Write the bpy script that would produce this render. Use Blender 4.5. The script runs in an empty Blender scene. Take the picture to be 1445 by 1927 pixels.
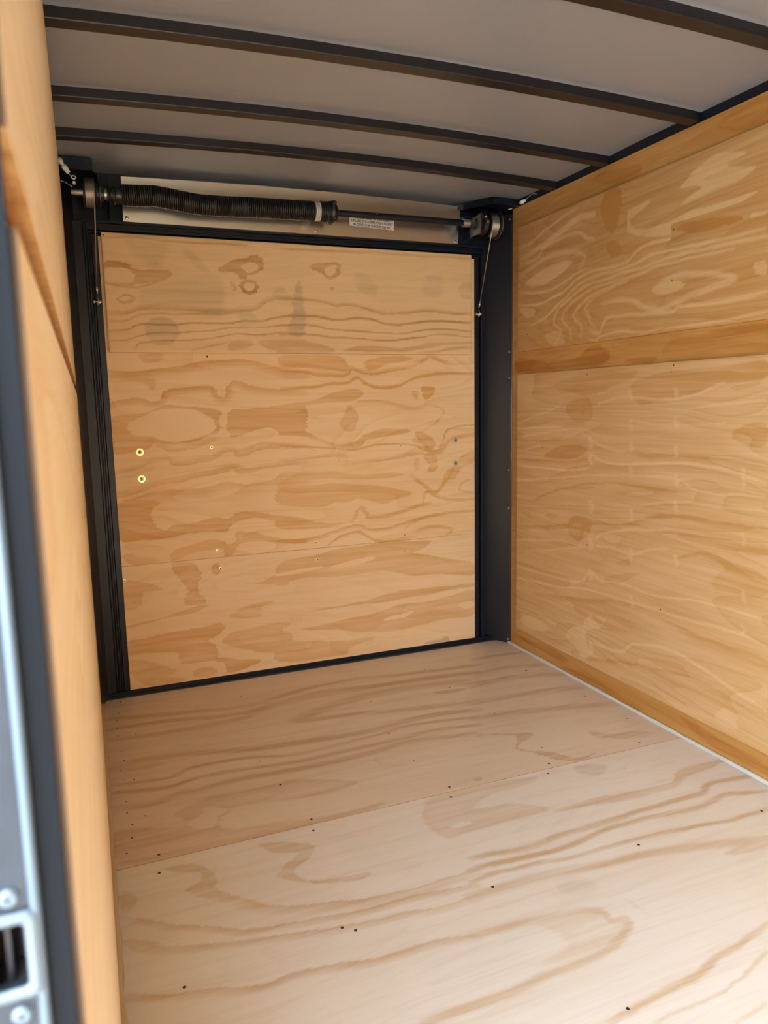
import bpy, bmesh, math, random
import numpy as np
from mathutils import Matrix, Vector

random.seed(7)
SC = bpy.context.scene
COL = SC.collection

# ------------------------------------------------------------------ camera
CAM = (0.02518, -2.89059, 1.08921)
PITCH, YAW, ROLL, FPX = -0.14511, 0.38035, -0.02016, 1392.82
def make_camera():
    cp, sp = math.cos(PITCH), math.sin(PITCH)
    f = Vector((math.sin(YAW) * cp, math.cos(YAW) * cp, sp))
    r = Vector((math.cos(YAW), -math.sin(YAW), 0.0))
    u = r.cross(f)
    c, s = math.cos(ROLL), math.sin(ROLL)
    right, up = c * r + s * u, -s * r + c * u
    m = Matrix((right, up, -f)).transposed().to_4x4()
    m.translation = Vector(CAM)
    cd = bpy.data.cameras.new('camera')
    cd.sensor_fit = 'HORIZONTAL'
    cd.sensor_width = 36.0
    cd.lens = 36.0 * FPX / 1445.0
    cd.clip_start = 0.01
    cd.clip_end = 200
    cd.dof.use_dof = True
    cd.dof.focus_distance = 2.75
    cd.dof.aperture_fstop = 13.0
    o = bpy.data.objects.new('camera', cd)
    o.matrix_world = m
    COL.objects.link(o)
    SC.camera = o
make_camera()

# ------------------------------------------------------------------ daylight
W_STRENGTH, SUN_STRENGTH = 4.6, 2.2
world = bpy.data.worlds.new('sky')
SC.world = world
world.use_nodes = True
wn = world.node_tree.nodes
bg = wn['Background']
bg.inputs['Color'].default_value = (0.74, 0.87, 1.0, 1)
bg.inputs['Strength'].default_value = W_STRENGTH
sun = bpy.data.lights.new('sun', 'SUN')
sun.energy = SUN_STRENGTH
sun.color = (1.0, 0.96, 0.90)
sun.angle = 0.0093
so = bpy.data.objects.new('sun', sun)
so.rotation_euler = Vector((0.62, -0.42, -0.85)).to_track_quat('-Z', 'Y').to_euler()
COL.objects.link(so)
por = bpy.data.lights.new('doorway_daylight_portal', 'AREA')
por.shape = 'RECTANGLE'
por.size, por.size_y = 0.94, 1.86
por.cycles.is_portal = True
po = bpy.data.objects.new('doorway_daylight_portal', por)
po.location = (-0.046, -3.11, 0.91)
po.rotation_euler = (math.radians(90), 0, math.radians(-90))
COL.objects.link(po)
SC.view_settings.view_transform = 'Standard'
SC.view_settings.look = 'None'
SC.view_settings.gamma = 1.0
SC.view_settings.exposure = 2.2
SC.view_settings.use_curve_mapping = False
SC.cycles.max_bounces = 7
SC.cycles.diffuse_bounces = 6
SC.cycles.glossy_bounces = 3
SC.cycles.transmission_bounces = 1
SC.cycles.caustics_reflective = False
SC.cycles.caustics_refractive = False
SC.cycles.use_denoising = True
SC.cycles.adaptive_threshold = 0.07
SC.cycles.adaptive_min_samples = 24

# ------------------------------------------------------------------ materials
def nt_new(name):
    m = bpy.data.materials.new(name)
    m.use_nodes = True
    return m, m.node_tree.nodes, m.node_tree.links, m.node_tree.nodes['Principled BSDF']

def mth(n, l, op, a, b=None, c=None, clamp=False):
    x = n.new('ShaderNodeMath'); x.operation = op; x.use_clamp = clamp
    for i, v in enumerate((a, b, c)):
        if v is None: continue
        if isinstance(v, (int, float)): x.inputs[i].default_value = v
        else: l.new(v, x.inputs[i])
    return x.outputs[0]

def mixc(n, l, f, a, b, mode='MIX'):
    x = n.new('ShaderNodeMix'); x.data_type = 'RGBA'; x.blend_type = mode
    for sock, v in ((x.inputs[0], f), (x.inputs[6], a), (x.inputs[7], b)):
        if isinstance(v, (int, float)): sock.default_value = v
        elif isinstance(v, tuple): sock.default_value = (*v, 1)
        else: l.new(v, sock)
    return x.outputs[2]

def ply(name, pale, dark, base, axis, k=0.8, band=0.12, streak=0.22, rough=0.5, seed=0.0, spec=0.35, mottle=0.15, deep=None, tint=0.0):
    """plywood: the traced veneer figure comes in as the mesh attribute 'grain', the shader adds streaks, pores and mottling"""
    m, n, l, p = nt_new(name)
    tc = n.new('ShaderNodeTexCoord')
    def noise(along, across, detail=2.0, rough_=0.55, dist=0.0, off=0.0):
        mp = n.new('ShaderNodeMapping')
        sc = [across, across, across]; sc[axis] = along
        mp.inputs['Scale'].default_value = sc
        mp.inputs['Location'].default_value = (seed + off, seed * 1.7 - off, seed * 0.6 + off)
        l.new(tc.outputs['Object'], mp.inputs['Vector'])
        z = n.new('ShaderNodeTexNoise')
        z.inputs['Scale'].default_value = 1.0
        z.inputs['Detail'].default_value = detail
        z.inputs['Roughness'].default_value = rough_
        z.inputs['Distortion'].default_value = dist
        l.new(mp.outputs[0], z.inputs['Vector'])
        return z.outputs['Fac']
    at = n.new('ShaderNodeAttribute'); at.attribute_name = 'grain'
    sp = n.new('ShaderNodeSeparateColor'); l.new(at.outputs['Color'], sp.inputs[0])
    fine = mth(n, l, 'SUBTRACT', noise(7.0, 260.0, 1.5), 0.5)
    mid = mth(n, l, 'SUBTRACT', noise(2.2, 42.0, 2.0, off=3.1), 0.5)
    big = mth(n, l, 'SUBTRACT', noise(2.0, 4.5, 2.0, off=7.7), 0.5)
    bn = noise(0.75, 4.2, 1.5, 0.5, 0.9, off=1.3)
    fr = mth(n, l, 'FRACT', mth(n, l, 'MULTIPLY', bn, 13.0))
    bd = mth(n, l, 'POWER', fr, 2.2)
    gr = mth(n, l, 'MULTIPLY', sp.outputs[0], mth(n, l, 'MULTIPLY_ADD', mid, 1.3, 1.0))
    f = mth(n, l, 'MULTIPLY_ADD', gr, k, base)
    f = mth(n, l, 'MULTIPLY_ADD', fine, streak, f)
    f = mth(n, l, 'MULTIPLY_ADD', mid, streak * 1.7, f)
    f = mth(n, l, 'MULTIPLY_ADD', big, mottle, f)
    f = mth(n, l, 'MULTIPLY_ADD', bd, band, f, clamp=True)
    col = mixc(n, l, f, pale, dark)
    hue = mth(n, l, 'MULTIPLY_ADD', big, 0.9, 0.2, clamp=True)
    if deep is not None:
        col = mixc(n, l, hue, col, deep)
    st = mth(n, l, 'MULTIPLY', sp.outputs[1], mth(n, l, 'MULTIPLY_ADD', mid, 0.9, 0.34), clamp=True)
    col = mixc(n, l, st, col, (0.20, 0.165, 0.115))
    l.new(col, p.inputs['Base Color'])
    l.new(mth(n, l, 'MULTIPLY_ADD', fine, 0.25, rough), p.inputs['Roughness'])
    p.inputs['Specular IOR Level'].default_value = spec
    return m

def metal(name, col, rough=0.4, metallic=1.0, spec=0.5, noise_amt=0.0, scale=(4, 4, 4), coat=0.0, rvar=0.0):
    m, n, l, p = nt_new(name)
    p.inputs['Metallic'].default_value = metallic
    p.inputs['Specular IOR Level'].default_value = spec
    p.inputs['Coat Weight'].default_value = coat
    tc = n.new('ShaderNodeTexCoord'); mp = n.new('ShaderNodeMapping'); mp.inputs['Scale'].default_value = scale
    l.new(tc.outputs['Object'], mp.inputs['Vector'])
    z = n.new('ShaderNodeTexNoise'); z.inputs['Scale'].default_value = 1.0; z.inputs['Detail'].default_value = 4
    l.new(mp.outputs[0], z.inputs['Vector'])
    d = mth(n, l, 'SUBTRACT', z.outputs['Fac'], 0.5)
    l.new(mth(n, l, 'MULTIPLY_ADD', d, rvar, rough), p.inputs['Roughness'])
    v = mth(n, l, 'MULTIPLY_ADD', d, noise_amt, 1.0)
    cc = n.new('ShaderNodeCombineColor')
    for i in range(3): l.new(mth(n, l, 'MULTIPLY', v, col[i]), cc.inputs[i])
    l.new(cc.outputs[0], p.inputs['Base Color'])
    return m

M = {}
M['door'] = ply('door_plywood', (0.88, 0.65, 0.38), (0.64, 0.32, 0.090), 0.0, 0, k=1.2, band=0.26, streak=0.34, seed=1.0, deep=(0.76, 0.48, 0.22))
M['door_low'] = ply('door_plywood_lower', (0.88, 0.66, 0.41), (0.66, 0.35, 0.115), 0.0, 0, k=1.2, band=0.18, streak=0.34, seed=4.0, deep=(0.77, 0.51, 0.26))
M['board'] = ply('door_overlay_plywood', (0.82, 0.59, 0.33), (0.50, 0.25, 0.075), 0.02, 0, k=1.1, band=0.10, streak=0.30, seed=2.0, deep=(0.74, 0.49, 0.24))
M['wall_up'] = ply('wall_plywood_upper', (0.75, 0.53, 0.28), (0.46, 0.22, 0.055), 0.64, 1, k=1.3, band=0.20, streak=0.40, seed=3.0, rough=0.42, spec=0.45, deep=(0.52, 0.275, 0.08))
M['wall_dn'] = ply('wall_plywood_lower', (0.75, 0.53, 0.30), (0.50, 0.265, 0.085), 0.42, 1, k=1.1, band=0.30, streak=0.52, seed=5.0, rough=0.40, spec=0.5, deep=(0.58, 0.35, 0.14))
M['wall_back'] = ply('wall_plywood_backing', (0.61, 0.355, 0.12), (0.36, 0.135, 0.025), 0.30, 1, k=1.0, band=0.2, streak=0.5, seed=6.0, rough=0.42, mottle=0.8, deep=(0.50, 0.245, 0.055))
M['wall_left'] = ply('left_wall_plywood', (0.90, 0.74, 0.52), (0.72, 0.48, 0.25), 0.04, 1, k=0.8, band=0.6, streak=0.3, seed=8.0, rough=0.40, spec=0.5, deep=(0.84, 0.64, 0.40))
M['floor'] = ply('floor_plywood', (0.79, 0.70, 0.595), (0.53, 0.355, 0.20), 0.02, 0, k=1.25, band=0.12, streak=0.42, seed=9.0, rough=0.40, spec=0.5, mottle=0.3, deep=(0.67, 0.56, 0.445))
M['floor_pale'] = ply('floor_plywood_pale', (0.82, 0.80, 0.765), (0.60, 0.44, 0.265), 0.0, 0, k=1.35, band=0.12, streak=0.40, seed=12.0, rough=0.38, spec=0.5, mottle=0.3, deep=(0.72, 0.665, 0.585))
M['edge'] = ply('plywood_edge', (0.62, 0.38, 0.16), (0.34, 0.15, 0.05), 0.35, 2, k=0.0, band=0.2, streak=1.0, seed=10.0)
M['black'] = metal('black_painted_steel', (0.006, 0.009, 0.018), 0.36, 0.0, 0.35)
M['bow'] = metal('black_bow_steel', (0.008, 0.008, 0.012), 0.36, 0.0, 0.45)
M['flash'] = metal('dark_coated_flashing', (0.066, 0.069, 0.080), 0.38, 0.35, 0.6)
M['jamb'] = metal('jamb_steel', (0.016, 0.019, 0.026), 0.42, 0.0, 0.35, 0.7, (60, 60, 60))
M['jamb_dark'] = metal('jamb_inner_steel', (0.004, 0.005, 0.007), 0.5, 0.0, 0.1)
M['roof'] = metal('white_roof_aluminium', (0.35, 0.385, 0.455), 0.42, 0.3, 0.5, 0.06, (3, 3, 3))
M['alu'] = metal('mill_aluminium', (0.66, 0.62, 0.55), 0.24, 1.0, 0.5, 0.03, (1.5, 1.5, 1.5))
M['galv'] = metal('galvanised_steel', (0.55, 0.55, 0.54), 0.38, 1.0, 0.5, 0.2, (20, 20, 20))
M['galv_dark'] = metal('dull_steel', (0.17, 0.165, 0.15), 0.5, 0.8)
M['chrome'] = metal('bright_zinc', (0.85, 0.85, 0.83), 0.22, 1.0)
M['brass'] = metal('yellow_zinc', (0.86, 0.74, 0.36), 0.28, 1.0)
M['cable'] = metal('steel_cable', (0.50, 0.48, 0.44), 0.35, 1.0, 0.5, 0.3, (400, 400, 400))
M['spring'] = metal('black_oiled_spring', (0.012, 0.012, 0.013), 0.34, 0.0, 0.6)
M['paintwhite'] = metal('white_paint_mark', (0.62, 0.62, 0.60), 0.5, 0.0)
M['plastic'] = metal('white_nylon', (0.74, 0.79, 0.86), 0.4, 0.0)
M['strike'] = metal('plated_strike', (0.11, 0.135, 0.155), 0.35, 0.3, 0.4)
M['edge_dark'] = metal('dark_plywood_edge', (0.085, 0.048, 0.026), 0.7, 0.0, 0.2)  # darker brown for the near ends of the left wall sheets
M['jamb_edge'] = metal('jamb_edge_highlight', (0.075, 0.10, 0.125), 0.3, 0.2, 0.5)  # highlight along the steel bend, put into a lighter blue colour
M['caulk'] = metal('grey_white_caulk', (0.66, 0.66, 0.62), 0.55, 0.0, 0.4, 0.25, (14, 14, 14))
M['caulk_tan'] = metal('tan_caulk', (0.52, 0.40, 0.25), 0.55, 0.0, 0.4, 0.3, (14, 14, 14))
M['hole'] = metal('dark_screw_recess', (0.035, 0.025, 0.018), 0.6, 0.3)
M['wire_red'] = metal('red_wire', (0.30, 0.03, 0.03), 0.5, 0.0)
M['wire_teal'] = metal('teal_wire', (0.05, 0.28, 0.32), 0.5, 0.0)
M['wire_white'] = metal('white_wire', (0.6, 0.6, 0.62), 0.5, 0.0)
M['paper'] = metal('white_sticker', (0.74, 0.72, 0.68), 0.45, 0.0)
M['ink'] = metal('black_ink', (0.015, 0.015, 0.015), 0.5, 0.0)
M['pocket'] = metal('grey_pocket', (0.10, 0.085, 0.085), 0.6, 0.0)
M['skin'] = metal('trailer_outer_skin', (0.55, 0.55, 0.55), 0.4, 0.2)
M['ground'] = metal('gravel_lot', (0.42, 0.40, 0.37), 0.9, 0.0, 0.2, 0.6, (9, 9, 9))

# ------------------------------------------------------------------ object helpers
ORG = {}
def link(o, org, parent):
    COL.objects.link(o)
    o.parent = parent
    o.location = Vector(org) - (ORG[parent.name] if parent else Vector((0, 0, 0)))
    ORG[o.name] = Vector(org)
    return o

def empty(name, org, parent=None, **kw):
    o = bpy.data.objects.new(name, None)
    o.empty_display_size = 0.05
    link(o, org, parent)
    for k, v in kw.items(): o[k] = v
    return o

def obj(name, verts, faces, mat, parent=None, smooth=False, org=None, **kw):
    v = np.asarray(verts, float)
    if org is None:
        org = ((v[:, 0].min() + v[:, 0].max()) / 2, (v[:, 1].min() + v[:, 1].max()) / 2, v[:, 2].min())
    me = bpy.data.meshes.new(name)
    me.from_pydata((v - np.asarray(org)).tolist(), [], faces)
    me.materials.append(mat)
    if smooth: me.shade_smooth()
    me.update()
    o = bpy.data.objects.new(name, me)
    link(o, org, parent)
    for k, w in kw.items(): o[k] = w
    return o

def bm_obj(name, bm, mat, parent=None, smooth=False, org=None, **kw):
    bmesh.ops.recalc_face_normals(bm, faces=bm.faces)
    bm.verts.index_update()
    v = [tuple(x.co) for x in bm.verts]
    f = [[x.index for x in y.verts] for y in bm.faces]
    bm.free()
    return obj(name, v, f, mat, parent, smooth, org, **kw)

def bm_box(bm, lo, hi, bevel=0.0, seg=1):
    r = bmesh.ops.create_cube(bm, size=1.0)
    vs = r['verts']
    for v in vs:
        v.co = Vector([lo[i] + (v.co[i] + 0.5) * (hi[i] - lo[i]) for i in range(3)])
    if bevel > 0:
        es = list({e for v in vs for e in v.link_edges})
        bmesh.ops.bevel(bm, geom=es, offset=bevel, segments=seg, affect='EDGES', profile=0.5)

def box(name, lo, hi, mat, parent=None, bevel=0.0, seg=1, **kw):
    bm = bmesh.new(); bm_box(bm, lo, hi, bevel, seg)
    return bm_obj(name, bm, mat, parent, **kw)

def boxes(name, L, mat, parent=None, bevel=0.0, **kw):
    bm = bmesh.new()
    for lo, hi in L: bm_box(bm, lo, hi, bevel)
    return bm_obj(name, bm, mat, parent, **kw)

def tube_vf(path, rad, sides=8, base=0):
    P = [Vector(p) for p in path]
    V, F = [], []
    t0 = (P[1] - P[0]).normalized()
    nrm = t0.orthogonal().normalized()
    for i, p in enumerate(P):
        t = ((P[min(i + 1, len(P) - 1)] - P[max(i - 1, 0)])).normalized()
        nrm = (nrm - nrm.dot(t) * t).normalized()
        b = t.cross(nrm)
        r = rad[i] if isinstance(rad, (list, tuple)) else rad
        for k in range(sides):
            a = 2 * math.pi * k / sides
            V.append(tuple(p + r * (math.cos(a) * nrm + math.sin(a) * b)))
    for i in range(len(P) - 1):
        for k in range(sides):
            a, b2 = base + i * sides + k, base + i * sides + (k + 1) % sides
            F.append((a, b2, b2 + sides, a + sides))
    F.append([base + k for k in range(sides)][::-1])
    F.append([base + (len(P) - 1) * sides + k for k in range(sides)])
    return V, F

def tube(name, path, rad, mat, parent=None, sides=8, **kw):
    V, F = tube_vf(path, rad, sides)
    return obj(name, V, F, mat, parent, True, **kw)

def smooth_path(pts, n=8):
    P = [Vector(p) for p in pts]
    P = [P[0]] + P + [P[-1]]
    out = []
    for i in range(1, len(P) - 2):
        for k in range(n):
            t = k / n
            a, b, c, d = P[i - 1:i + 3]
            out.append(0.5 * ((2 * b) + (c - a) * t + (2 * a - 5 * b + 4 * c - d) * t * t + (3 * b - a - 3 * c + d) * t ** 3))
    out.append(P[-2])
    return out

def lathe_x(name, prof, cy, cz, mat, parent=None, sides=32, smooth=True, **kw):
    """profile [(x, r)] revolved about an axis parallel to X"""
    V, F = [], []
    for x, r in prof:
        for k in range(sides):
            a = 2 * math.pi * k / sides
            V.append((x, cy + r * math.cos(a), cz + r * math.sin(a)))
    for i in range(len(prof) - 1):
        for k in range(sides):
            a, b = i * sides + k, i * sides + (k + 1) % sides
            F.append((a, a + sides, b + sides, b))
    F.append([k for k in range(sides)])
    F.append([(len(prof) - 1) * sides + k for k in range(sides)][::-1])
    o = obj(name, V, F, mat, parent, False, **kw)
    if smooth:
        o.data.shade_smooth()
        o.data.set_sharp_from_angle(angle=math.radians(35))
    return o

# ------------------------------------------------------------------ veneer figure
# strokes (S), patches (P) and grey smudges (G) of the veneer, in millimetres on each sheet's own plane
GRAIN = {
 'board': [
  ('P',0.6,2.6,0,[130,1602,201,1604,230,1586,285,1582,352,1584,361,1572,334,1550,282,1538,242,1533,211,1525,128,1534]),
  ('P',-0.7,6.1,0,[131,1578,205,1583,228,1563,217,1540,172,1536,128,1541]),
  ('S',0.5,5.6,0,[128,1534,196,1520,272,1529,334,1550]),
  ('P',0.6,2.6,0,[166,1477,184,1493,209,1497,231,1487,222,1469,192,1461,170,1467]),
  ('P',-0.7,4.1,0,[183,1480,201,1489,211,1482,200,1473,185,1474]),
  ('P',0.75,2.7,0,[529,1598,549,1614,594,1633,633,1640,656,1654,681,1656,697,1638,702,1616,687,1594,658,1582,635,1576,635,1560,613,1564,586,1587,542,1588]),
  ('P',-0.8,4.3,0,[615,1612,649,1627,674,1620,673,1599,647,1590,623,1597]),
  ('P',0.75,2.7,0,[606,1537,621,1556,646,1563,671,1553,677,1534,666,1515,643,1507,621,1514]),
  ('P',-0.8,4.3,0,[625,1535,640,1549,659,1547,661,1531,644,1520,630,1525]),
  ('P',0.4,2.7,0,[571,1552,584,1552,592,1537,586,1520,578,1523]),
  ('S',0.6,12.9,1,[137,1421,194,1425,256,1444,338,1449,411,1446,491,1440,574,1442,618,1446,663,1453,704,1478,739,1490,856,1497]),
  ('S',0.5,4.7,0,[136,1400,193,1404,244,1423,296,1430,369,1431,453,1432,518,1434,607,1439]),
  ('S',0.85,4.8,0,[133,1367,196,1372,232,1387,288,1393,356,1394,441,1399,516,1399,572,1402,622,1411,684,1412,731,1424,789,1433,854,1434]),
  ('S',0.75,3.7,0,[133,1334,188,1337,235,1350,287,1362,354,1364,439,1367,504,1374,571,1384,627,1387,683,1388,741,1395,853,1402]),
  ('S',0.75,3.7,0,[219,1297,217,1311,238,1326,285,1332,352,1334,437,1337,492,1345,547,1355,597,1364,665,1358,711,1366,769,1370,852,1367]),
  ('P',0.4,6.6,0,[545,1309,568,1334,602,1340,641,1335,652,1324,623,1310,578,1301]),
  ('P',0.5,5.6,0,[675,1338,739,1344,851,1343,849,1303,726,1305,686,1318]),
  ('S',0.4,4.8,0,[414,1300,485,1314,524,1325,568,1336]),
  ('S',0.55,6.2,0,[138,1686,202,1692,282,1690,353,1687,425,1686,531,1687,641,1688]),
  ('P',0.65,3.1,0,[876,1621,922,1637,962,1643,1002,1644,1012,1624,1004,1596,974,1581,944,1584,931,1599]),
  ('P',-0.8,4.9,0,[945,1612,965,1630,989,1631,991,1611,971,1595,951,1597]),
  ('P',0.5,3.1,0,[965,1548,979,1551,982,1540,969,1535]),
  ('S',0.65,8.4,1,[762,1491,852,1491,937,1487,984,1475,1018,1480,1073,1477,1121,1463,1191,1449,1277,1454,1380,1466,1455,1462,1531,1457,1593,1459]),
  ('S',0.9,6.5,0,[759,1430,850,1434,929,1430,982,1423,1064,1430,1134,1428,1190,1414,1247,1408,1306,1416,1380,1427,1455,1429,1531,1426,1593,1425]),
  ('S',0.7,4.5,0,[758,1398,868,1399,947,1388,1049,1382,1133,1379,1218,1372,1290,1375,1364,1389,1424,1395,1508,1393,1593,1391]),
  ('S',0.75,4.5,0,[756,1363,854,1364,946,1357,1048,1352,1132,1349,1203,1344,1290,1353,1364,1361,1431,1372,1593,1366]),
  ('P',0.55,6.3,0,[755,1334,886,1335,945,1320,979,1308,944,1295,753,1291]),
  ('P',0.55,5.3,0,[1026,1302,1061,1318,1131,1325,1188,1320,1260,1314,1334,1324,1378,1337,1484,1342,1593,1346,1593,1337,1446,1329,1393,1318,1333,1308,1260,1301]),
  ('S',0.5,8.0,0,[1348,1293,1408,1298,1476,1313,1593,1320]),
  ('S',0.5,7.6,0,[770,1684,924,1687,1126,1689,1354,1688,1487,1688,1594,1688]),
  ('P',0.3,6.6,0,[1540,1580,1594,1586,1594,1526,1543,1527]),
  ('G',0.8,10.5,0,[258,1390,285,1414,336,1418,371,1392,375,1355,341,1323,289,1322,260,1348]),
  ('G',0.5,30.7,0,[223,1704,354,1702,339,1635,306,1592,219,1649]),
  ('G',0.55,31.9,0,[385,1534,525,1571,549,1498,518,1422,386,1461]),
  ('G',0.5,31.3,0,[261,1529,417,1546,412,1462,256,1442]),
  ('G',0.45,15.7,0,[403,1669,454,1636,499,1586,467,1584,422,1629]),
  ('G',0.5,13.6,0,[601,1440,641,1447,667,1414,638,1392,599,1397]),
  ('G',0.45,8.2,0,[728,1504,753,1537,781,1533,795,1495]),
  ('G',0.9,8.6,0,[814,1521,839,1571,850,1523,854,1369,789,1368,805,1442]),
  ('G',0.45,18.8,0,[1076,1606,1124,1601,1165,1553,1150,1514,1074,1549]),
  ('G',0.4,26.1,0,[1382,1606,1456,1609,1456,1537,1373,1528]),
 ],
 'main': [
  ('S',0.6,21.7,-1,[122,1226,192,1221,254,1228,307,1236,370,1242,425,1255,490,1261,546,1266,614,1267,670,1258,739,1236,852,1219]),
  ('P',0.35,8.0,0,[232,1287,310,1287,298,1260,245,1258]),
  ('P',0.35,6.4,0,[120,1197,190,1197,268,1196,282,1186,276,1159,255,1164,241,1183]),
  ('S',0.65,16.5,-1,[119,1113,175,1123,227,1127,268,1113,299,1121,307,1150,344,1161,398,1163,453,1168,491,1165,506,1137,528,1125,540,1139,556,1181,587,1186,632,1169,707,1154,849,1147]),
  ('P',0.55,3.3,0,[120,1060,182,1069,250,1079,309,1102,362,1095,427,1091,492,1084,519,1067,507,1045,510,1005,481,984,419,964,364,955,311,954,263,964,246,943,173,930,116,927,116,996]),
  ('P',-0.85,12.1,0,[179,1027,233,1063,308,1084,393,1081,463,1057,489,1023,476,995,420,980,354,961,301,968,249,992,197,994]),
  ('P',0.55,3.4,0,[541,1061,565,1080,616,1079,704,1086,847,1094,843,983,747,987,706,1005,659,1001,612,985,571,975,548,976,536,1016]),
  ('S',0.45,13.9,1,[248,965,288,941,330,923,385,932,441,946,497,966]),
  ('S',0.5,14.7,1,[121,848,168,859,221,875,259,890,307,893,327,876,371,874,426,882,482,891,517,915,551,919,579,898,614,904,655,918,714,924,841,922]),
  ('S',0.4,7.5,0,[563,919,609,928,668,946,739,940,841,927]),
  ('S',0.5,13.9,1,[491,848,537,854,582,846,616,832,693,846,839,859]),
  ('P',0.55,5.1,0,[758,1283,883,1287,991,1284,1039,1246,1024,1223,949,1230,861,1239,757,1246]),
  ('P',0.5,6.6,0,[1109,1259,1166,1278,1253,1285,1327,1276,1282,1262,1209,1252,1151,1229,1116,1233]),
  ('S',0.65,10.6,1,[756,1230,847,1217,927,1204,1010,1201,1045,1217,1052,1233,1069,1223,1108,1213,1165,1210,1238,1223,1326,1239,1387,1269,1410,1279,1448,1259,1509,1249,1620,1249]),
  ('S',0.7,8.6,0,[753,1155,865,1160,954,1172,1030,1178,1072,1197,1107,1177,1149,1160,1207,1156,1266,1166,1341,1195,1401,1205,1463,1212,1619,1211]),
  ('P',0.55,5.2,0,[750,1089,857,1103,932,1124,1008,1146,1078,1148,1099,1131,1070,1109,1014,1100,931,1098,856,1087,750,1073]),
  ('S',0.55,12.1,-1,[1070,1102,1148,1104,1220,1096,1294,1078,1354,1077,1385,1093]),
  ('P',0.65,3.4,0,[1363,1155,1393,1158,1427,1151,1419,1120,1385,1104,1366,1124]),
  ('P',0.45,3.4,0,[1321,1135,1340,1138,1347,1121,1332,1104]),
  ('S',0.4,5.7,0,[1377,1090,1446,1068,1469,1047,1430,1006,1368,974]),
  ('P',0.55,3.5,0,[1337,968,1375,960,1425,923,1421,899,1390,897,1337,940]),
  ('P',0.5,5.3,0,[747,1000,826,991,879,970,946,941,995,930,1058,937,1094,962,1160,984,1263,984,1307,976,1292,963,1188,952,1115,942,1072,913,1001,916,905,943,838,965,745,974]),
  ('S',0.65,5.5,0,[744,933,857,922,973,914,1057,904,1115,915,1188,922,1321,913,1374,891,1436,885,1460,915,1476,963,1523,983,1615,991]),
  ('S',0.45,12.9,0,[1329,930,1375,904,1413,879,1452,880,1491,921,1539,937,1615,948]),
  ('P',0.5,3.5,0,[1370,863,1390,876,1420,875,1432,853,1435,811,1412,795,1389,799,1397,820,1378,842]),
  ('P',0.35,3.5,0,[1328,858,1347,850,1346,808,1327,809]),
  ('S',0.5,9.2,1,[741,869,848,873,965,881,1014,879]),
  ('S',0.5,13.9,1,[1063,843,1157,849,1260,861,1321,869,1366,874]),
  ('P',0.45,5.7,0,[1458,763,1506,814,1570,868,1615,873,1614,823,1554,805,1522,759]),
  ('S',0.45,2.1,0,[1008,879,1006,874,1001,872,996,873,992,877,992,883,996,887,1002,887,1007,884,1008,879]),
  ('S',0.45,2.1,0,[1017,879,1013,869,1002,864,991,866,984,875,984,886,992,894,1004,895,1013,889,1017,878]),
  ('S',0.45,2.1,0,[1025,878,1019,863,1004,856,987,859,976,873,977,889,988,901,1005,903,1020,894,1025,878]),
  ('S',0.45,2.1,0,[1041,837,1039,832,1034,830,1028,831,1025,836,1025,841,1029,845,1034,846,1039,843,1041,837]),
  ('S',0.45,2.1,0,[1050,837,1045,827,1035,822,1024,824,1017,833,1017,844,1025,852,1036,854,1046,847,1050,837]),
  ('S',0.45,2.1,0,[1058,837,1052,821,1036,814,1019,818,1008,831,1009,847,1021,859,1038,861,1053,852,1058,836]),
  ('P',0.4,9.2,0,[997,1005,1027,1077,1048,1083,1072,1049,1067,1003,1045,977]),
  ('S',0.4,9.8,1,[122,831,177,841,219,850,252,865]),
  ('S',0.55,14.5,1,[123,765,173,773,226,789,291,807,356,814,412,828,490,835,565,854]),
  ('P',0.45,2.9,0,[559,849,664,846,657,838,581,828]),
  ('S',0.55,28.6,-1,[127,745,204,768,289,779,376,782,443,781,500,795,540,801,602,786,691,795,836,799]),
  ('P',0.58,3.4,0,[124,746,229,750,276,735,243,721,233,688,254,647,286,627,314,648,358,647,425,659,482,666,521,657,563,680,627,676,715,654,830,631,829,606,714,628,643,651,573,647,531,624,513,605,451,613,366,609,289,598,203,600,120,607]),
  ('P',0.4,4.5,0,[119,546,163,553,173,541,242,529,252,513,208,503,160,505]),
  ('P',0.5,4.7,0,[296,529,330,555,398,569,460,581,494,575,510,559,545,561,553,599,611,597,670,577,729,560,827,546,827,530,710,547,639,556,562,551,531,506,502,509,498,539,447,538,362,528,305,505]),
  ('P',0.5,4.6,0,[736,824,842,822,951,820,999,810,1095,797,1212,802,1279,787,1211,779,1079,778,919,791,734,783]),
  ('S',0.5,12.1,0,[1305,781,1365,742,1418,703,1463,737,1508,795]),
  ('P',0.5,6.2,0,[733,765,855,765,949,767,1094,754,1210,736,1313,706,1243,686,1175,667,1077,701,1019,686,963,690,899,675,731,698]),
  ('S',0.5,8.2,0,[1364,658,1369,694,1387,709,1418,691,1489,670,1613,660]),
  ('S',0.5,11.4,0,[1041,607,1067,651,1084,658,1104,633,1107,617,1174,616,1260,630,1329,649,1400,660]),
  ('P',0.45,4.6,0,[728,642,835,626,913,605,1017,601,1025,604,912,586,726,597]),
  ('S',0.6,11.0,-1,[725,556,832,550,911,563,992,579,1065,589,1115,569,1190,567,1276,584,1381,604,1471,614,1613,612]),
  ('S',0.5,8.0,0,[917,500,974,542,1056,558,1097,539,1138,516,1206,506,1327,516]),
  ('S',0.5,9.3,0,[1327,536,1381,556,1470,545,1506,529,1470,503]),
  ('S',0.4,6.7,0,[1275,556,1363,598,1479,605,1612,605]),
  ('S',0.45,6.8,0,[1590,750,1553,735,1548,707,1608,691]),
 ],
 'low': [
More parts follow.
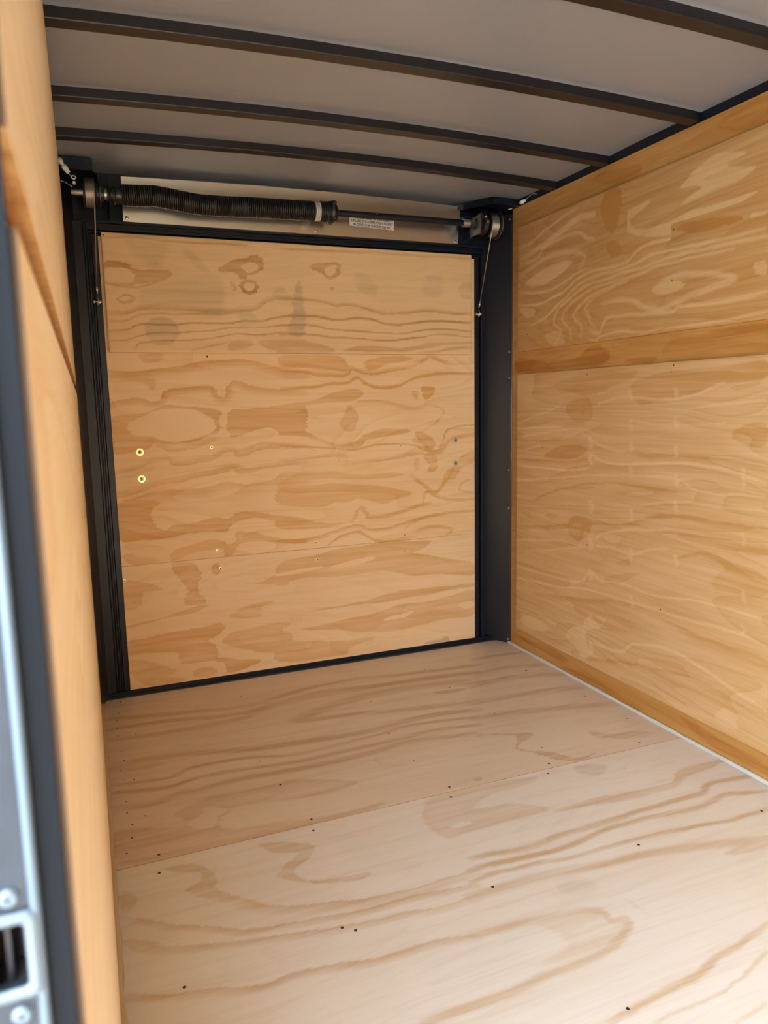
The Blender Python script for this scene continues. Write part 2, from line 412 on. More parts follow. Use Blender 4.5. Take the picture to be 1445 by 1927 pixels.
  ('P',0.5,2.9,0,[300,500,371,496,413,447,394,408,398,372,419,346,407,324,340,332,347,372,354,389,323,434,303,471]),
  ('P',0.5,5.7,0,[117,445,182,438,235,420,261,400,190,396,177,346,115,342]),
  ('P',0.5,2.9,0,[111,274,183,282,249,291,316,306,372,316,429,321,406,306,348,290,271,288,193,275,115,262]),
  ('P',0.62,3.0,0,[114,210,179,215,234,225,345,228,413,237,460,242,485,233,478,207,451,186,421,172,444,157,454,131,458,106,498,88,623,63,567,40,496,29,480,66,429,92,371,89,309,98,295,142,186,158,116,160]),
  ('P',0.4,5.9,0,[117,134,184,129,269,86,291,68,256,52,322,30,254,20,178,29,117,87]),
  ('P',0.45,3.0,0,[351,37,369,62,404,68,450,52,443,35,402,29]),
  ('P',0.6,2.9,0,[448,467,466,483,480,476,476,441,456,443]),
  ('P',0.45,6.1,0,[504,258,555,288,616,305,694,301,639,283,631,248,565,247]),
  ('P',0.5,4.9,0,[569,389,643,387,674,402,754,415,752,369,721,366,679,377]),
  ('P',0.5,5.0,0,[473,165,516,195,605,202,678,211,752,201,719,168,762,155,767,123,811,104,810,76,661,88,571,114,501,142]),
  ('P',0.55,4.9,0,[721,458,861,475,973,495,1071,494,1172,509,1292,498,1398,493,1362,460,1317,447,1415,422,1505,396,1612,369,1612,314,1486,331,1378,343,1316,341,1255,356,1178,380,1118,378,1051,377,969,378,842,384,718,386]),
  ('P',-0.8,4.0,0,[938,420,1012,433,1095,444,1137,440,1103,428,1036,414,971,413]),
  ('P',-0.7,3.9,0,[719,412,827,424,899,424,859,413,718,405]),
  ('P',0.5,4.1,0,[805,239,933,247,1065,255,1150,269,1253,282,1413,280,1612,275,1612,262,1486,260,1395,249,1270,247,1183,241,1065,243,933,239]),
  ('P',0.5,4.1,0,[787,171,898,180,1005,190,1131,198,1252,220,1376,218,1485,230,1611,241,1611,129,1485,128,1375,117,1250,108,1163,108,1028,130,930,152]),
  ('P',-0.8,4.1,0,[1173,168,1234,177,1313,184,1269,164,1181,159]),
  ('P',-0.8,4.3,0,[1541,185,1578,195,1607,190,1607,166,1559,168]),
  ('P',0.45,6.5,0,[707,119,832,117,945,97,1027,94,1128,92,1060,69,1001,53,976,32,703,41]),
  ('S',0.35,2.0,0,[787,212,785,207,780,205,775,207,771,211,772,217,775,220,781,220,785,217,787,212]),
  ('S',0.35,2.0,0,[794,211,790,201,781,197,770,200,764,210,764,220,772,228,782,228,791,221,794,211]),
  ('S',0.35,2.0,0,[802,210,796,195,782,189,766,194,757,208,757,224,768,235,784,235,798,225,802,210]),
  ('S',0.35,2.1,0,[1104,85,1102,80,1097,78,1092,80,1088,85,1088,90,1092,94,1098,94,1103,91,1104,85]),
  ('S',0.35,2.1,0,[1113,84,1109,74,1098,70,1087,74,1080,83,1080,94,1088,102,1100,102,1109,95,1113,84]),
  ('S',0.35,2.1,0,[1121,83,1115,68,1100,62,1083,67,1072,82,1073,98,1084,110,1101,110,1116,99,1121,82]),
  ('G',1.0,5.1,0,[1356,30,1401,37,1447,35,1465,49,1484,34,1474,18,1392,17]),
 ],
 'up': [
  ('S',-0.5,8.3,0,[-157,1714,-249,1718,-330,1745,-406,1757,-467,1771,-549,1779]),
  ('S',-0.65,15.4,0,[-165,1666,-277,1683,-370,1701,-469,1723,-561,1743,-649,1733,-701,1743]),
  ('S',-0.55,9.6,0,[-165,1647,-291,1651,-344,1685,-445,1693,-563,1689,-608,1660,-694,1642]),
  ('S',-0.55,13.6,0,[-165,1604,-292,1628,-396,1642,-495,1634,-576,1612,-588,1590,-567,1567]),
  ('S',-0.5,6.6,0,[-159,1536,-294,1517,-399,1516,-497,1537,-567,1553,-634,1555]),
  ('S',-0.65,7.1,0,[-159,1485,-295,1471,-387,1482,-474,1498,-556,1528,-634,1542,-739,1537,-817,1540,-872,1569,-943,1580,-1027,1574,-1089,1589,-1164,1579,-1366,1569]),
  ('S',-0.6,6.8,0,[-255,1393,-350,1413,-426,1448,-511,1486,-591,1515,-678,1522,-779,1521,-856,1527,-944,1544,-1045,1537,-1137,1535,-1243,1530,-1368,1529]),
  ('S',-0.55,7.5,0,[-417,1310,-454,1351,-402,1392,-451,1444,-523,1470,-614,1498,-720,1502,-799,1508,-893,1511,-980,1517,-1077,1519,-1174,1517,-1369,1509]),
  ('S',-0.5,6.3,0,[-516,1309,-515,1345,-465,1385,-476,1427,-558,1459,-636,1482,-741,1486,-838,1489,-946,1502,-1030,1499,-1139,1502,-1266,1497]),
  ('S',-0.5,8.6,0,[-574,1318,-584,1352,-537,1385,-548,1418,-626,1456,-721,1469,-820,1477]),
  ('S',-0.5,8.0,0,[-668,1330,-617,1390,-605,1425,-648,1447]),
  ('S',-0.5,6.0,0,[-620,1307,-664,1300,-706,1313,-807,1317,-920,1303,-990,1309]),
  ('S',-0.55,8.4,0,[-630,1334,-685,1322,-715,1365,-805,1368,-899,1364,-979,1354,-1038,1354,-1069,1367,-1219,1359,-1379,1363]),
  ('S',-0.5,12.8,0,[-702,1420,-783,1422,-861,1406,-917,1380,-987,1365,-1052,1381,-1114,1395,-1181,1402,-1270,1415,-1243,1430,-1164,1446,-1064,1459,-983,1449,-949,1436]),
  ('S',-0.45,5.9,0,[-990,1300,-1056,1305,-1222,1305,-1382,1313]),
  ('P',-0.65,3.6,0,[-202,1568,-293,1591,-397,1603,-472,1607,-519,1595,-484,1574,-424,1556,-347,1542,-238,1551]),
  ('P',-0.55,3.0,0,[-941,1437,-983,1446,-1049,1444,-1082,1431,-1059,1417,-1010,1410,-959,1420]),
  ('P',-0.6,5.9,0,[-754,1680,-792,1703,-848,1708,-928,1712,-885,1693,-831,1675,-850,1647,-906,1629,-1016,1628,-1094,1638,-1203,1633,-1328,1632,-1291,1617,-1205,1606,-1103,1603,-1026,1586,-942,1597,-852,1622,-794,1653]),
  ('P',-0.55,6.4,0,[-1051,1714,-1088,1743,-1139,1761,-1195,1770,-1256,1757,-1290,1742,-1225,1731,-1266,1714,-1324,1697,-1268,1678,-1194,1672,-1100,1664,-1054,1664,-1084,1679,-1136,1692,-1098,1708]),
  ('P',0.45,12.7,0,[-689,1777,-769,1788,-781,1717,-745,1651,-692,1700]),
  ('P',0.4,5.5,0,[-1041,1599,-1103,1603,-1205,1596,-1267,1577,-1193,1567,-1097,1576]),
  ('P',0.45,4.2,0,[-1206,1580,-1260,1583,-1294,1571,-1234,1568]),
  ('P',0.4,5.1,0,[-716,1618,-776,1613,-787,1573,-738,1570]),
  ('P',-0.5,3.8,0,[-167,1472,-267,1456,-268,1429,-211,1428]),
  ('P',-0.4,3.7,0,[-351,1346,-441,1352,-479,1305,-391,1305]),
  ('P',-0.5,2.5,0,[-1334,1441,-1373,1449,-1376,1409,-1348,1413]),
 ],
 'dn': [
  ('P',0.3,7.0,0,[-156,1146,-381,1144,-534,1180,-725,1196,-895,1180,-802,1144,-622,1107,-445,1129]),
  ('P',0.4,5.8,0,[-851,1127,-918,1156,-1045,1173,-1250,1177,-1390,1182,-1393,1137,-1253,1123,-1128,1098,-966,1078,-900,1071]),
  ('S',-0.45,6.0,0,[-158,996,-367,1047,-507,1083,-622,1099,-728,1114]),
  ('S',-0.5,6.2,0,[-158,976,-448,987,-625,999,-679,1013,-664,1064,-755,1089,-876,1095,-1070,1084,-1252,1129]),
  ('S',-0.4,5.6,0,[-158,936,-449,973,-597,981,-681,962]),
  ('S',-0.4,5.8,0,[-159,875,-353,914,-540,958,-598,968,-696,928,-812,909,-883,920]),
  ('S',-0.6,5.2,0,[-160,814,-452,820,-630,838,-656,892,-711,869,-838,865,-975,878,-1177,888,-1343,869,-1412,855]),
  ('S',-0.5,4.8,0,[-161,752,-421,785,-631,811,-863,830,-1062,839,-1181,806,-1322,813,-1414,816]),
  ('S',0.35,6.0,0,[-289,684,-454,740,-714,792,-865,798,-1085,796]),
  ('S',-0.5,6.4,0,[-145,490,-459,537,-611,548,-681,569,-720,602,-871,642,-1050,669]),
  ('S',-0.45,6.3,0,[-145,437,-428,497,-611,539,-748,562,-875,559,-988,596,-1073,611]),
  ('S',-0.6,5.5,0,[-146,373,-381,380,-586,395,-657,447,-726,434,-855,445,-1018,441,-1200,469,-1436,473]),
  ('S',-0.5,6.5,0,[-146,320,-464,349,-645,380,-832,388,-998,396,-1155,397,-1330,408,-1441,399]),
  ('S',-0.5,7.1,0,[-665,182,-840,198,-912,246,-1069,278,-1211,260,-1349,233,-1453,216]),
  ('S',-0.4,5.0,0,[-967,1055,-1091,1055,-1256,1069,-1397,1080]),
  ('S',-0.35,5.0,0,[-856,1016,-1033,1003,-1259,1014,-1400,1029]),
  ('S',-0.35,5.2,0,[-915,730,-1045,761,-1238,769,-1417,777]),
  ('S',0.4,11.7,1,[-144,553,-458,599,-636,642,-692,650,-822,651,-983,706,-1108,723,-1276,724,-1420,731]),
  ('S',0.35,13.1,1,[-278,286,-617,337,-833,380,-1043,375,-1206,358,-1382,367,-1444,359]),
  ('S',0.35,8.9,1,[-653,112,-841,163,-1051,199,-1175,217,-1306,210,-1455,188]),
  ('S',0.35,11.2,1,[-159,844,-451,853,-629,873]),
  ('S',0.3,11.5,1,[-907,906,-1175,913,-1409,901]),
  ('P',0.4,5.5,0,[-346,865,-450,909,-570,923,-628,899,-528,867,-387,858]),
  ('P',0.4,5.5,0,[-521,580,-534,638,-607,657,-665,637,-638,580,-566,559]),
  ('P',0.45,3.5,0,[-581,1047,-595,1069,-616,1060,-607,1030]),
  ('P',0.35,8.9,0,[-493,1047,-522,1083,-636,1094,-652,1021,-568,1003]),
  ('P',0.3,5.6,0,[-1091,660,-1244,677,-1330,677,-1423,679,-1425,652,-1281,647,-1152,647]),
  ('P',0.3,5.7,0,[-1075,580,-1192,609,-1284,591,-1233,537,-1288,520,-1432,540,-1429,593,-1317,612,-1191,624]),
  ('P',-0.6,4.2,0,[-187,147,-280,177,-402,164,-351,134,-225,125]),
  ('P',-0.5,4.0,0,[-324,204,-451,193,-419,179]),
  ('P',-0.5,3.6,0,[-690,290,-758,295,-745,282]),
  ('P',-0.45,4.7,0,[-516,157,-546,204,-621,230,-634,257,-662,278,-733,252,-650,224,-652,159,-681,140,-624,103,-579,136]),
  ('P',-0.4,4.4,0,[-1275,123,-1309,167,-1353,155,-1347,115]),
  ('P',0.3,3.4,0,[-808,513,-863,536,-876,522,-840,506]),
  ('P',0.35,6.6,0,[-1287,981,-1326,1009,-1401,1016,-1405,959,-1330,955]),
  ('P',-0.35,5.2,0,[-636,956,-655,954,-662,920,-643,912]),
  ('P',-0.35,5.2,0,[-638,895,-657,894,-664,859,-645,851]),
  ('P',-0.35,5.3,0,[-644,719,-663,719,-670,684,-651,675]),
  ('P',-0.35,5.4,0,[-648,577,-668,577,-675,542,-655,532]),
  ('P',-0.35,5.4,0,[-652,460,-672,461,-679,426,-659,415]),
  ('P',-0.35,5.5,0,[-658,286,-677,289,-684,254,-665,241]),
  ('P',-0.35,5.5,0,[-661,176,-681,179,-688,144,-669,130]),
  ('P',-0.35,4.8,0,[-847,1123,-864,1120,-870,1089,-854,1083]),
  ('P',-0.35,4.8,0,[-852,1019,-868,1017,-874,986,-858,979]),
  ('P',-0.35,4.8,0,[-855,947,-871,945,-877,914,-861,906]),
  ('P',-0.35,4.9,0,[-858,858,-875,857,-881,825,-865,817]),
  ('P',-0.35,4.9,0,[-865,711,-881,711,-887,679,-871,670]),
  ('P',-0.35,5.0,0,[-870,579,-887,580,-893,547,-877,538]),
  ('P',-0.35,5.0,0,[-877,412,-894,413,-900,381,-884,370]),
  ('P',-0.35,4.4,0,[-1055,1118,-1069,1115,-1075,1086,-1061,1080]),
  ('P',-0.35,4.4,0,[-1060,1029,-1074,1027,-1079,998,-1066,992]),
  ('P',-0.35,4.5,0,[-1064,940,-1078,939,-1084,909,-1070,903]),
  ('P',-0.35,4.5,0,[-1069,851,-1083,850,-1088,820,-1075,813]),
  ('P',-0.35,4.5,0,[-1073,768,-1087,767,-1093,738,-1079,730]),
  ('P',-0.35,4.6,0,[-1082,593,-1096,593,-1101,563,-1088,555]),
  ('P',-0.35,4.0,0,[-1327,892,-1339,890,-1343,864,-1332,858]),
  ('P',-0.35,4.0,0,[-1329,865,-1340,864,-1345,837,-1334,831]),
  ('P',-0.35,4.1,0,[-1339,702,-1350,702,-1355,675,-1344,668]),
  ('P',-0.35,4.1,0,[-1349,537,-1360,538,-1365,511,-1354,503]),
  ('P',-0.35,4.2,0,[-1355,440,-1366,441,-1371,415,-1360,406]),
 ],
 'back': [
  ('S',0.4,7.9,0,[-1177,1848,-1217,1860,-1282,1867,-1346,1863]),
  ('S',0.4,5.0,0,[-1177,1843,-1259,1816,-1350,1810]),
  ('P',0.35,8.6,0,[-624,1846,-645,1866,-786,1851,-861,1835,-853,1802,-788,1796]),
  ('P',0.6,9.8,0,[-140,1269,-353,1240,-541,1244,-598,1275,-664,1283,-729,1252,-709,1220,-623,1211,-482,1211,-140,1213]),
  ('P',0.5,5.0,0,[-811,1220,-959,1223,-951,1206,-869,1204]),
  ('P',0.5,4.3,0,[-1188,1281,-1292,1287,-1384,1282,-1385,1267,-1259,1269]),
  ('P',0.25,2.2,0,[-1026,1267,-1384,1282,-1389,1206,-1029,1201]),
  ('P',0.5,10.1,0,[-169,55,-404,73,-519,59,-455,38,-264,40]),
  ('P',0.5,9.2,0,[-472,14,-626,36,-945,25,-847,5]),
  ('P',0.4,7.5,0,[-1122,61,-1222,63,-1464,50,-1466,23,-1281,18]),
 ],
 'fa': [
  ('S',0.5,23.9,0,[25,-202,226,-243,511,-294,737,-225,968,-207,1190,-243,1482,-275]),
  ('S',0.55,22.0,0,[22,-298,220,-304,460,-350,609,-311,787,-279,1045,-307,1443,-344]),
  ('S',0.45,25.0,0,[37,-384,228,-403,451,-397,560,-343,711,-316,929,-314,1231,-313,1435,-358]),
  ('S',0.45,39.3,0,[644,-485,785,-420,1014,-384,1239,-396,1392,-436]),
  ('S',0.45,26.3,0,[650,-500,851,-529,1046,-566,1294,-612]),
  ('S',0.5,24.6,0,[29,-595,110,-574,274,-597,439,-641,596,-659,799,-674,1008,-651,1114,-649,1258,-676]),
  ('S',0.5,13.9,0,[26,-701,177,-725,261,-690,428,-697,558,-735,685,-731,841,-716,990,-691,1229,-727]),
  ('S',0.55,15.5,0,[24,-750,172,-783,268,-757,413,-767,579,-785,724,-780,907,-768,1061,-759,1197,-785]),
  ('S',0.55,21.0,0,[28,-839,127,-860,204,-831,257,-837,370,-820,515,-831,651,-836,791,-821,940,-804,1124,-833,1161,-850]),
  ('P',0.45,10.7,0,[1174,-457,1315,-478,1234,-500]),
  ('P',0.4,16.7,0,[177,-942,232,-907,295,-887,419,-893,517,-886,591,-919,688,-979,597,-1005,444,-985,341,-970,308,-986,283,-1046,321,-1076,562,-1113,721,-1108,629,-1142,334,-1149,201,-1140,24,-1110,24,-959,150,-1001,206,-998]),
  ('P',-0.8,5.4,0,[206,-998,245,-972,257,-940,311,-972,277,-1001,270,-1040,229,-1036]),
  ('P',0.3,14.7,0,[35,-559,111,-564,187,-628,106,-638,33,-615]),
  ('S',0.45,28.9,0,[1345,-460,1528,-455,1659,-483,1763,-516]),
  ('S',0.4,31.5,0,[1273,-593,1343,-606,1564,-624,1716,-649]),
  ('S',0.4,28.8,0,[1213,-740,1369,-749,1566,-789,1719,-833]),
  ('S',0.4,27.0,0,[1408,-366,1591,-351,1748,-390]),
  ('S',0.45,25.4,0,[1499,-201,1607,-195,1729,-214]),
  ('P',0.5,7.5,0,[1108,-840,1213,-867,1261,-888,1323,-905,1314,-934,1244,-965,1239,-1004,1312,-1057,1351,-1113,1433,-1111,1356,-1134,1297,-1107,1252,-1029,1221,-986,1267,-913,1192,-868]),
  ('P',0.4,12.3,0,[1477,-942,1563,-1025,1656,-1045,1689,-1082,1600,-1085,1503,-1020]),
  ('P',-0.4,11.9,0,[1371,-847,1472,-858,1506,-932,1476,-1029,1323,-1042,1257,-992,1251,-969,1328,-929]),
  ('G',0.7,6.2,0,[1005,-1101,1032,-1100,1019,-1116,1002,-1114]),
  ('G',0.5,6.9,0,[786,-858,800,-903,787,-912]),
 ],
 'fb': [
  ('S',0.5,22.2,-1,[237,-1244,228,-1299,268,-1348,330,-1404,396,-1433,512,-1464,639,-1479,802,-1474]),
  ('S',0.55,14.0,-1,[27,-1311,59,-1335,123,-1381,207,-1426,269,-1462,382,-1484,500,-1498,627,-1504,776,-1521]),
  ('S',0.5,15.2,-1,[34,-1395,85,-1426,89,-1444,157,-1465,263,-1494,373,-1516,486,-1538,584,-1544,667,-1561,757,-1556]),
  ('S',0.55,15.0,-1,[30,-1546,92,-1576,160,-1591,218,-1609,268,-1623,323,-1616,397,-1626,471,-1642,539,-1647,613,-1646,697,-1665]),
  ('P',0.5,8.2,0,[126,-1178,195,-1185,237,-1244,231,-1301,267,-1357,233,-1343,179,-1304,170,-1274,204,-1257,202,-1223,154,-1202]),
  ('P',0.5,6.3,0,[358,-1166,423,-1188,483,-1227,463,-1268,413,-1304,416,-1339,454,-1366,542,-1383,581,-1389,535,-1402,440,-1371,375,-1321,391,-1283,436,-1243,386,-1222]),
  ('P',0.4,7.7,0,[28,-1223,61,-1258,51,-1293,27,-1302]),
  ('P',0.3,4.9,0,[28,-1401,85,-1426,94,-1447,52,-1441]),
  ('P',0.35,13.7,0,[846,-1144,955,-1129,1053,-1140,1183,-1164,1129,-1190,1023,-1191,928,-1240,1034,-1258,1112,-1322,1005,-1331,879,-1330,800,-1334,781,-1232]),
  ('P',-0.7,3.7,0,[837,-1291,879,-1286,888,-1300,841,-1299]),
  ('P',0.45,9.4,0,[1571,-1303,1638,-1297,1777,-1305,1702,-1326,1576,-1340,1504,-1374,1370,-1377,1272,-1364,1117,-1339,1263,-1329,1399,-1343,1512,-1345]),
  ('S',0.6,14.1,0,[815,-1434,865,-1436,960,-1453,1065,-1437,1181,-1436,1324,-1430,1453,-1429,1550,-1426,1597,-1399,1675,-1401,1801,-1423]),
  ('S',0.6,13.5,0,[793,-1473,844,-1472,983,-1487,1081,-1482,1210,-1463,1344,-1468,1462,-1477,1544,-1470,1611,-1461,1719,-1494]),
  ('S',0.6,10.9,0,[772,-1513,824,-1507,936,-1513,1047,-1527,1189,-1530,1317,-1536,1430,-1546,1524,-1561,1645,-1558]),
  ('S',0.5,19.9,0,[747,-1557,795,-1557,906,-1559,1005,-1565,1115,-1580,1218,-1591,1359,-1617,1532,-1656]),
  ('S',0.5,14.8,0,[689,-1664,743,-1669,830,-1676,917,-1687,977,-1708,984,-1743,1017,-1753,978,-1784,928,-1804,848,-1816,762,-1816,686,-1826,586,-1823,510,-1825]),
  ('S',0.5,10.6,0,[813,-1955,882,-1943,977,-1934,1048,-1928,1108,-1909,1172,-1901,1275,-1879]),
  ('S',0.5,5.9,0,[886,-1986,933,-1981,1021,-1980,1099,-1968,1205,-1939]),
  ('S',0.5,5.5,0,[1008,-2041,1100,-2030]),
  ('P',0.45,7.3,0,[1381,-1662,1484,-1647,1537,-1652,1504,-1680,1416,-1677]),
  ('P',0.25,16.4,0,[830,-1676,914,-1690,969,-1710,984,-1743,994,-1765,933,-1798,833,-1802,782,-1787,864,-1760]),
  ('G',0.6,16.5,0,[1328,-1158,1406,-1184,1362,-1227,1305,-1201]),
  ('G',0.35,23.9,0,[953,-1596,998,-1594,1031,-1630,997,-1655,948,-1634]),
  ('G',0.3,10.6,0,[1055,-1691,1072,-1764,1058,-1739]),
 ],
}

_rng = np.random.RandomState(3)
_LAT = _rng.rand(256, 256)
def vnoise(x, y):
    xi, yi = np.floor(x).astype(int), np.floor(y).astype(int)
    fx, fy = x - xi, y - yi
    fx, fy = fx * fx * (3 - 2 * fx), fy * fy * (3 - 2 * fy)
    a, b = _LAT[xi & 255, yi & 255], _LAT[(xi + 1) & 255, yi & 255]
    c, d = _LAT[xi & 255, (yi + 1) & 255], _LAT[(xi + 1) & 255, (yi + 1) & 255]
    return (a * (1 - fx) + b * fx) * (1 - fy) + (c * (1 - fx) + d * fx) * fy - 0.5

def crom(P, closed, n=4):
    m = len(P); out = []
    for i in range(m if closed else m - 1):
        if closed: a, b, c, d = P[(i - 1) % m], P[i], P[(i + 1) % m], P[(i + 2) % m]
        else: a, b, c, d = P[max(i - 1, 0)], P[i], P[i + 1], P[min(i + 2, m - 1)]
        for k in range(n):
            t = k / n
            out.append(0.5 * (2 * b + (c - a) * t + (2 * a - 5 * b + 4 * c - d) * t * t + (3 * b - a - 3 * c + d) * t ** 3))
    if not closed: out.append(P[-1])
    return np.array(out)

def sstep(x):
    x = np.clip(x, 0, 1); return x * x * (3 - 2 * x)

def figure(strokes, us, vs, seed=0.0):
    """us, vs in mm (grain runs along u); returns grain and stain fields of shape (len(us), len(vs))"""
    U, V = np.meshgrid(us, vs, indexing='ij')
    jag = vnoise(U / 45 + seed, V / 5.5 + 9) * 12 + vnoise(U / 20 + 40, V / 4.0 + seed) * 6
    Uq = U + jag
    Vq = V + vnoise(U / 60 + 5, V / 60 + seed) * 5 + vnoise(U / 14 + seed, V / 10) * 2.2
    g = np.zeros_like(U); s = np.zeros_like(U)
    uq0, vq0 = us, vs
    def win(lo_u, hi_u, lo_v, hi_v):
        i0, i1 = np.searchsorted(uq0, lo_u - 14), np.searchsorted(uq0, hi_u + 14)
        j0, j1 = np.searchsorted(vq0, lo_v - 6), np.searchsorted(vq0, hi_v + 6)
        return slice(i0, i1), slice(j0, j1)
    for typ, amp, w, side, flat in strokes:
        P0 = np.array(flat, float).reshape(-1, 2)
        P = crom(P0, typ != 'S')
        pad = max(w * 1.6, 3)
        wi, wj = win(P[:, 0].min() - pad, P[:, 0].max() + pad, P[:, 1].min() - pad, P[:, 1].max() + pad)
        uu, vv = Uq[wi, wj], Vq[wi, wj]
        if uu.size == 0: continue
        us_, vs_ = us[wi], vs[wj]
        D = np.full(uu.shape, 1e9); SD = np.zeros(uu.shape)
        Q = np.vstack([P, P[:1]]) if typ != 'S' else P
        reach = max(w * 1.7, 12) if typ == 'S' else 70.0
        for a, b in zip(Q[:-1], Q[1:]):
            i0, i1 = np.searchsorted(us_, min(a[0], b[0]) - reach - 12), np.searchsorted(us_, max(a[0], b[0]) + reach + 12)
            j0, j1 = np.searchsorted(vs_, min(a[1], b[1]) - reach - 6), np.searchsorted(vs_, max(a[1], b[1]) + reach + 6)
            if i1 <= i0 or j1 <= j0: continue
            x, y = uu[i0:i1, j0:j1] - a[0], vv[i0:i1, j0:j1] - a[1]
            dx, dy = b - a
            L2 = dx * dx + dy * dy + 1e-9
            t = np.clip((x * dx + y * dy) / L2, 0, 1)
            d2 = (x - t * dx) ** 2 + (y - t * dy) ** 2
            sub = D[i0:i1, j0:j1]
            mk = d2 < sub
            sub[mk] = d2[mk]
            SD[i0:i1, j0:j1][mk] = np.sign(dx * y - dy * x)[mk]
        D = np.sqrt(D)
        if typ == 'S':
            if side == 0:
                v = 1 - sstep((D - w * 0.25) / (w * 0.9))
            else:
                t = D * SD * side
                v = np.where(D > 1e4, 0.0, np.where(t >= 0, np.clip(1 - t / (w * 1.6), 0, 1) ** 0.8, 1 - sstep(-t / 3.0)))
            # ends of a stroke thin out
            arc = np.minimum(np.hypot(uu - P[0, 0], vv - P[0, 1]), np.hypot(uu - P[-1, 0], vv - P[-1, 1]))
            v = v * (0.55 + 0.45 * np.clip(arc / 60, 0, 1))
        else:
            ins = np.zeros(uu.shape, bool)
            for a, b in zip(Q[:-1], Q[1:]):
                if a[1] == b[1]: continue
                c = ((a[1] > vv) != (b[1] > vv)) & (uu < (b[0] - a[0]) * (vv - a[1]) / (b[1] - a[1]) + a[0])
                ins ^= c
            sd = np.where(ins, np.minimum(D, 1e4), -D)
            v = sstep((sd + w * 0.5) / max(w, 1.5))
            if typ == 'P' and amp > 0:
                v = v * (0.72 + 0.28 * np.exp(-np.maximum(sd, 0) / 18.0))
        if typ == 'G':
            s[wi, wj] = np.maximum(s[wi, wj], v * amp)
        elif amp > 0:
            gg = g[wi, wj]
            g[wi, wj] = np.maximum(gg, v * amp) if typ == 'P' else gg + v * amp * (1 - np.clip(gg, 0, 1))
        else:
            gg = g[wi, wj]; g[wi, wj] = gg * (1 - v * -amp) + v * amp * 0.75
    return g, s

def sheet(name, plane, lo, hi, thick, mat, parent, strokes=(), step=5.0, dense=None, edge=None, end=None, ease=0.0, seed=0.0, **kw):
    """a plywood sheet as one closed slab. plane: 'Y-' faces -Y (u=X, v=Z), 'X-' faces -X, 'X+' faces +X (u=Y, v=Z), 'Z+' faces up (u=X, v=Y).
    lo/hi: (u, v, face coordinate)."""
    def axis(a, b, d):
        if d is None: return np.linspace(a, b, max(2, int((b - a) * 1000 / step) + 1))
        c0, c1 = max(a, d[0]), min(b, d[1])
        L = []
        if c0 > a: L += list(np.linspace(a, c0, max(2, int((c0 - a) / 0.04)))[:-1])
        L += list(np.linspace(c0, c1, max(2, int((c1 - c0) * 1000 / step) + 1)))
        if b > c1: L += list(np.linspace(c1, b, max(2, int((b - c1) / 0.04)))[1:])
        return np.array(L)
    us = axis(lo[0], hi[0], dense[0] if dense else None)
    vs = axis(lo[1], hi[1], dense[1] if dense else None)
    g, s = figure(strokes, us * 1000, vs * 1000, seed)
    nu, nv = len(us), len(vs)
    U, V = np.meshgrid(us, vs, indexing='ij')
    face = lo[2]
    Bd = np.zeros_like(U)
    if ease:      # eased arris: the outermost row of the face falls back a little
        for a in (Bd[0], Bd[-1], Bd[:, 0], Bd[:, -1]): a[...] = ease
    if plane == 'Y-': P = np.stack([U, np.full_like(U, face) + Bd, V], -1); back = np.array([0, thick, 0]); flip = False
    elif plane == 'X-': P = np.stack([np.full_like(U, face) + Bd, U, V], -1); back = np.array([thick, 0, 0]); flip = True
    elif plane == 'X+': P = np.stack([np.full_like(U, face) + Bd, U, V], -1); back = np.array([-thick, 0, 0]); flip = False
    else: P = np.stack([U, V, np.full_like(U, face) + Bd], -1); back = np.array([0, 0, -thick]); flip = False
    P = P.reshape(-1, 3)
    idx = np.arange(nu * nv).reshape(nu, nv)
    q = np.stack([idx[:-1, :-1], idx[1:, :-1], idx[1:, 1:], idx[:-1, 1:]], -1).reshape(-1, 4)
    ring = np.concatenate([idx[:-1, 0], idx[-1, :-1], idx[1:, -1][::-1], idx[0, 1:][::-1]])
    nr = len(ring)
    Pe = P[ring]                      # own edge vertices so the edges stay sharp and carry their own colour
    Pb = P[ring] + back
    nb = nu * nv
    e0 = nb + np.arange(nr); e1 = nb + nr + np.arange(nr)
    sides = np.stack([e0, e1, np.roll(e1, -1), np.roll(e0, -1)], -1)
    quads = np.vstack([q, sides])
    if flip: quads = quads[:, ::-1]
    verts = np.vstack([P, Pe, Pb])
    org = np.array([verts[:, 0].mean(), verts[:, 1].mean(), verts[:, 2].min()])
    backface = e1[::-1] if not flip else e1
    nq = len(quads)
    loops = np.concatenate([quads.ravel(), backface]).astype(np.int32)
    starts = np.concatenate([np.arange(nq) * 4, [nq * 4]]).astype(np.int32)
    me = bpy.data.meshes.new(name)
    me.vertices.add(len(verts)); me.loops.add(len(loops)); me.polygons.add(nq + 1)
    me.vertices.foreach_set('co', (verts - org).astype(np.float32).ravel())
    me.loops.foreach_set('vertex_index', loops)
    me.polygons.foreach_set('loop_start', starts)
    me.materials.append(mat)
    me.materials.append(edge or M['edge'])
    mi = np.zeros(nq + 1, np.int32); mi[len(q):] = 1
    if end is not None:
        me.materials.append(end); mi[nq - (nv - 1):nq] = 2
    me.polygons.foreach_set('material_index', mi)
    me.update(calc_edges=True)
    me.validate()
    at = me.attributes.new('grain', 'FLOAT_COLOR', 'POINT')
    c = np.zeros((len(verts), 4), np.float32); c[:, 3] = 1
    c[:nb, 0] = g.ravel(); c[:nb, 1] = s.ravel()
    at.data.foreach_set('color', c.ravel())
    o = bpy.data.objects.new(name, me)
    link(o, org, parent)
    for k, v in kw.items(): o[k] = v
    return o

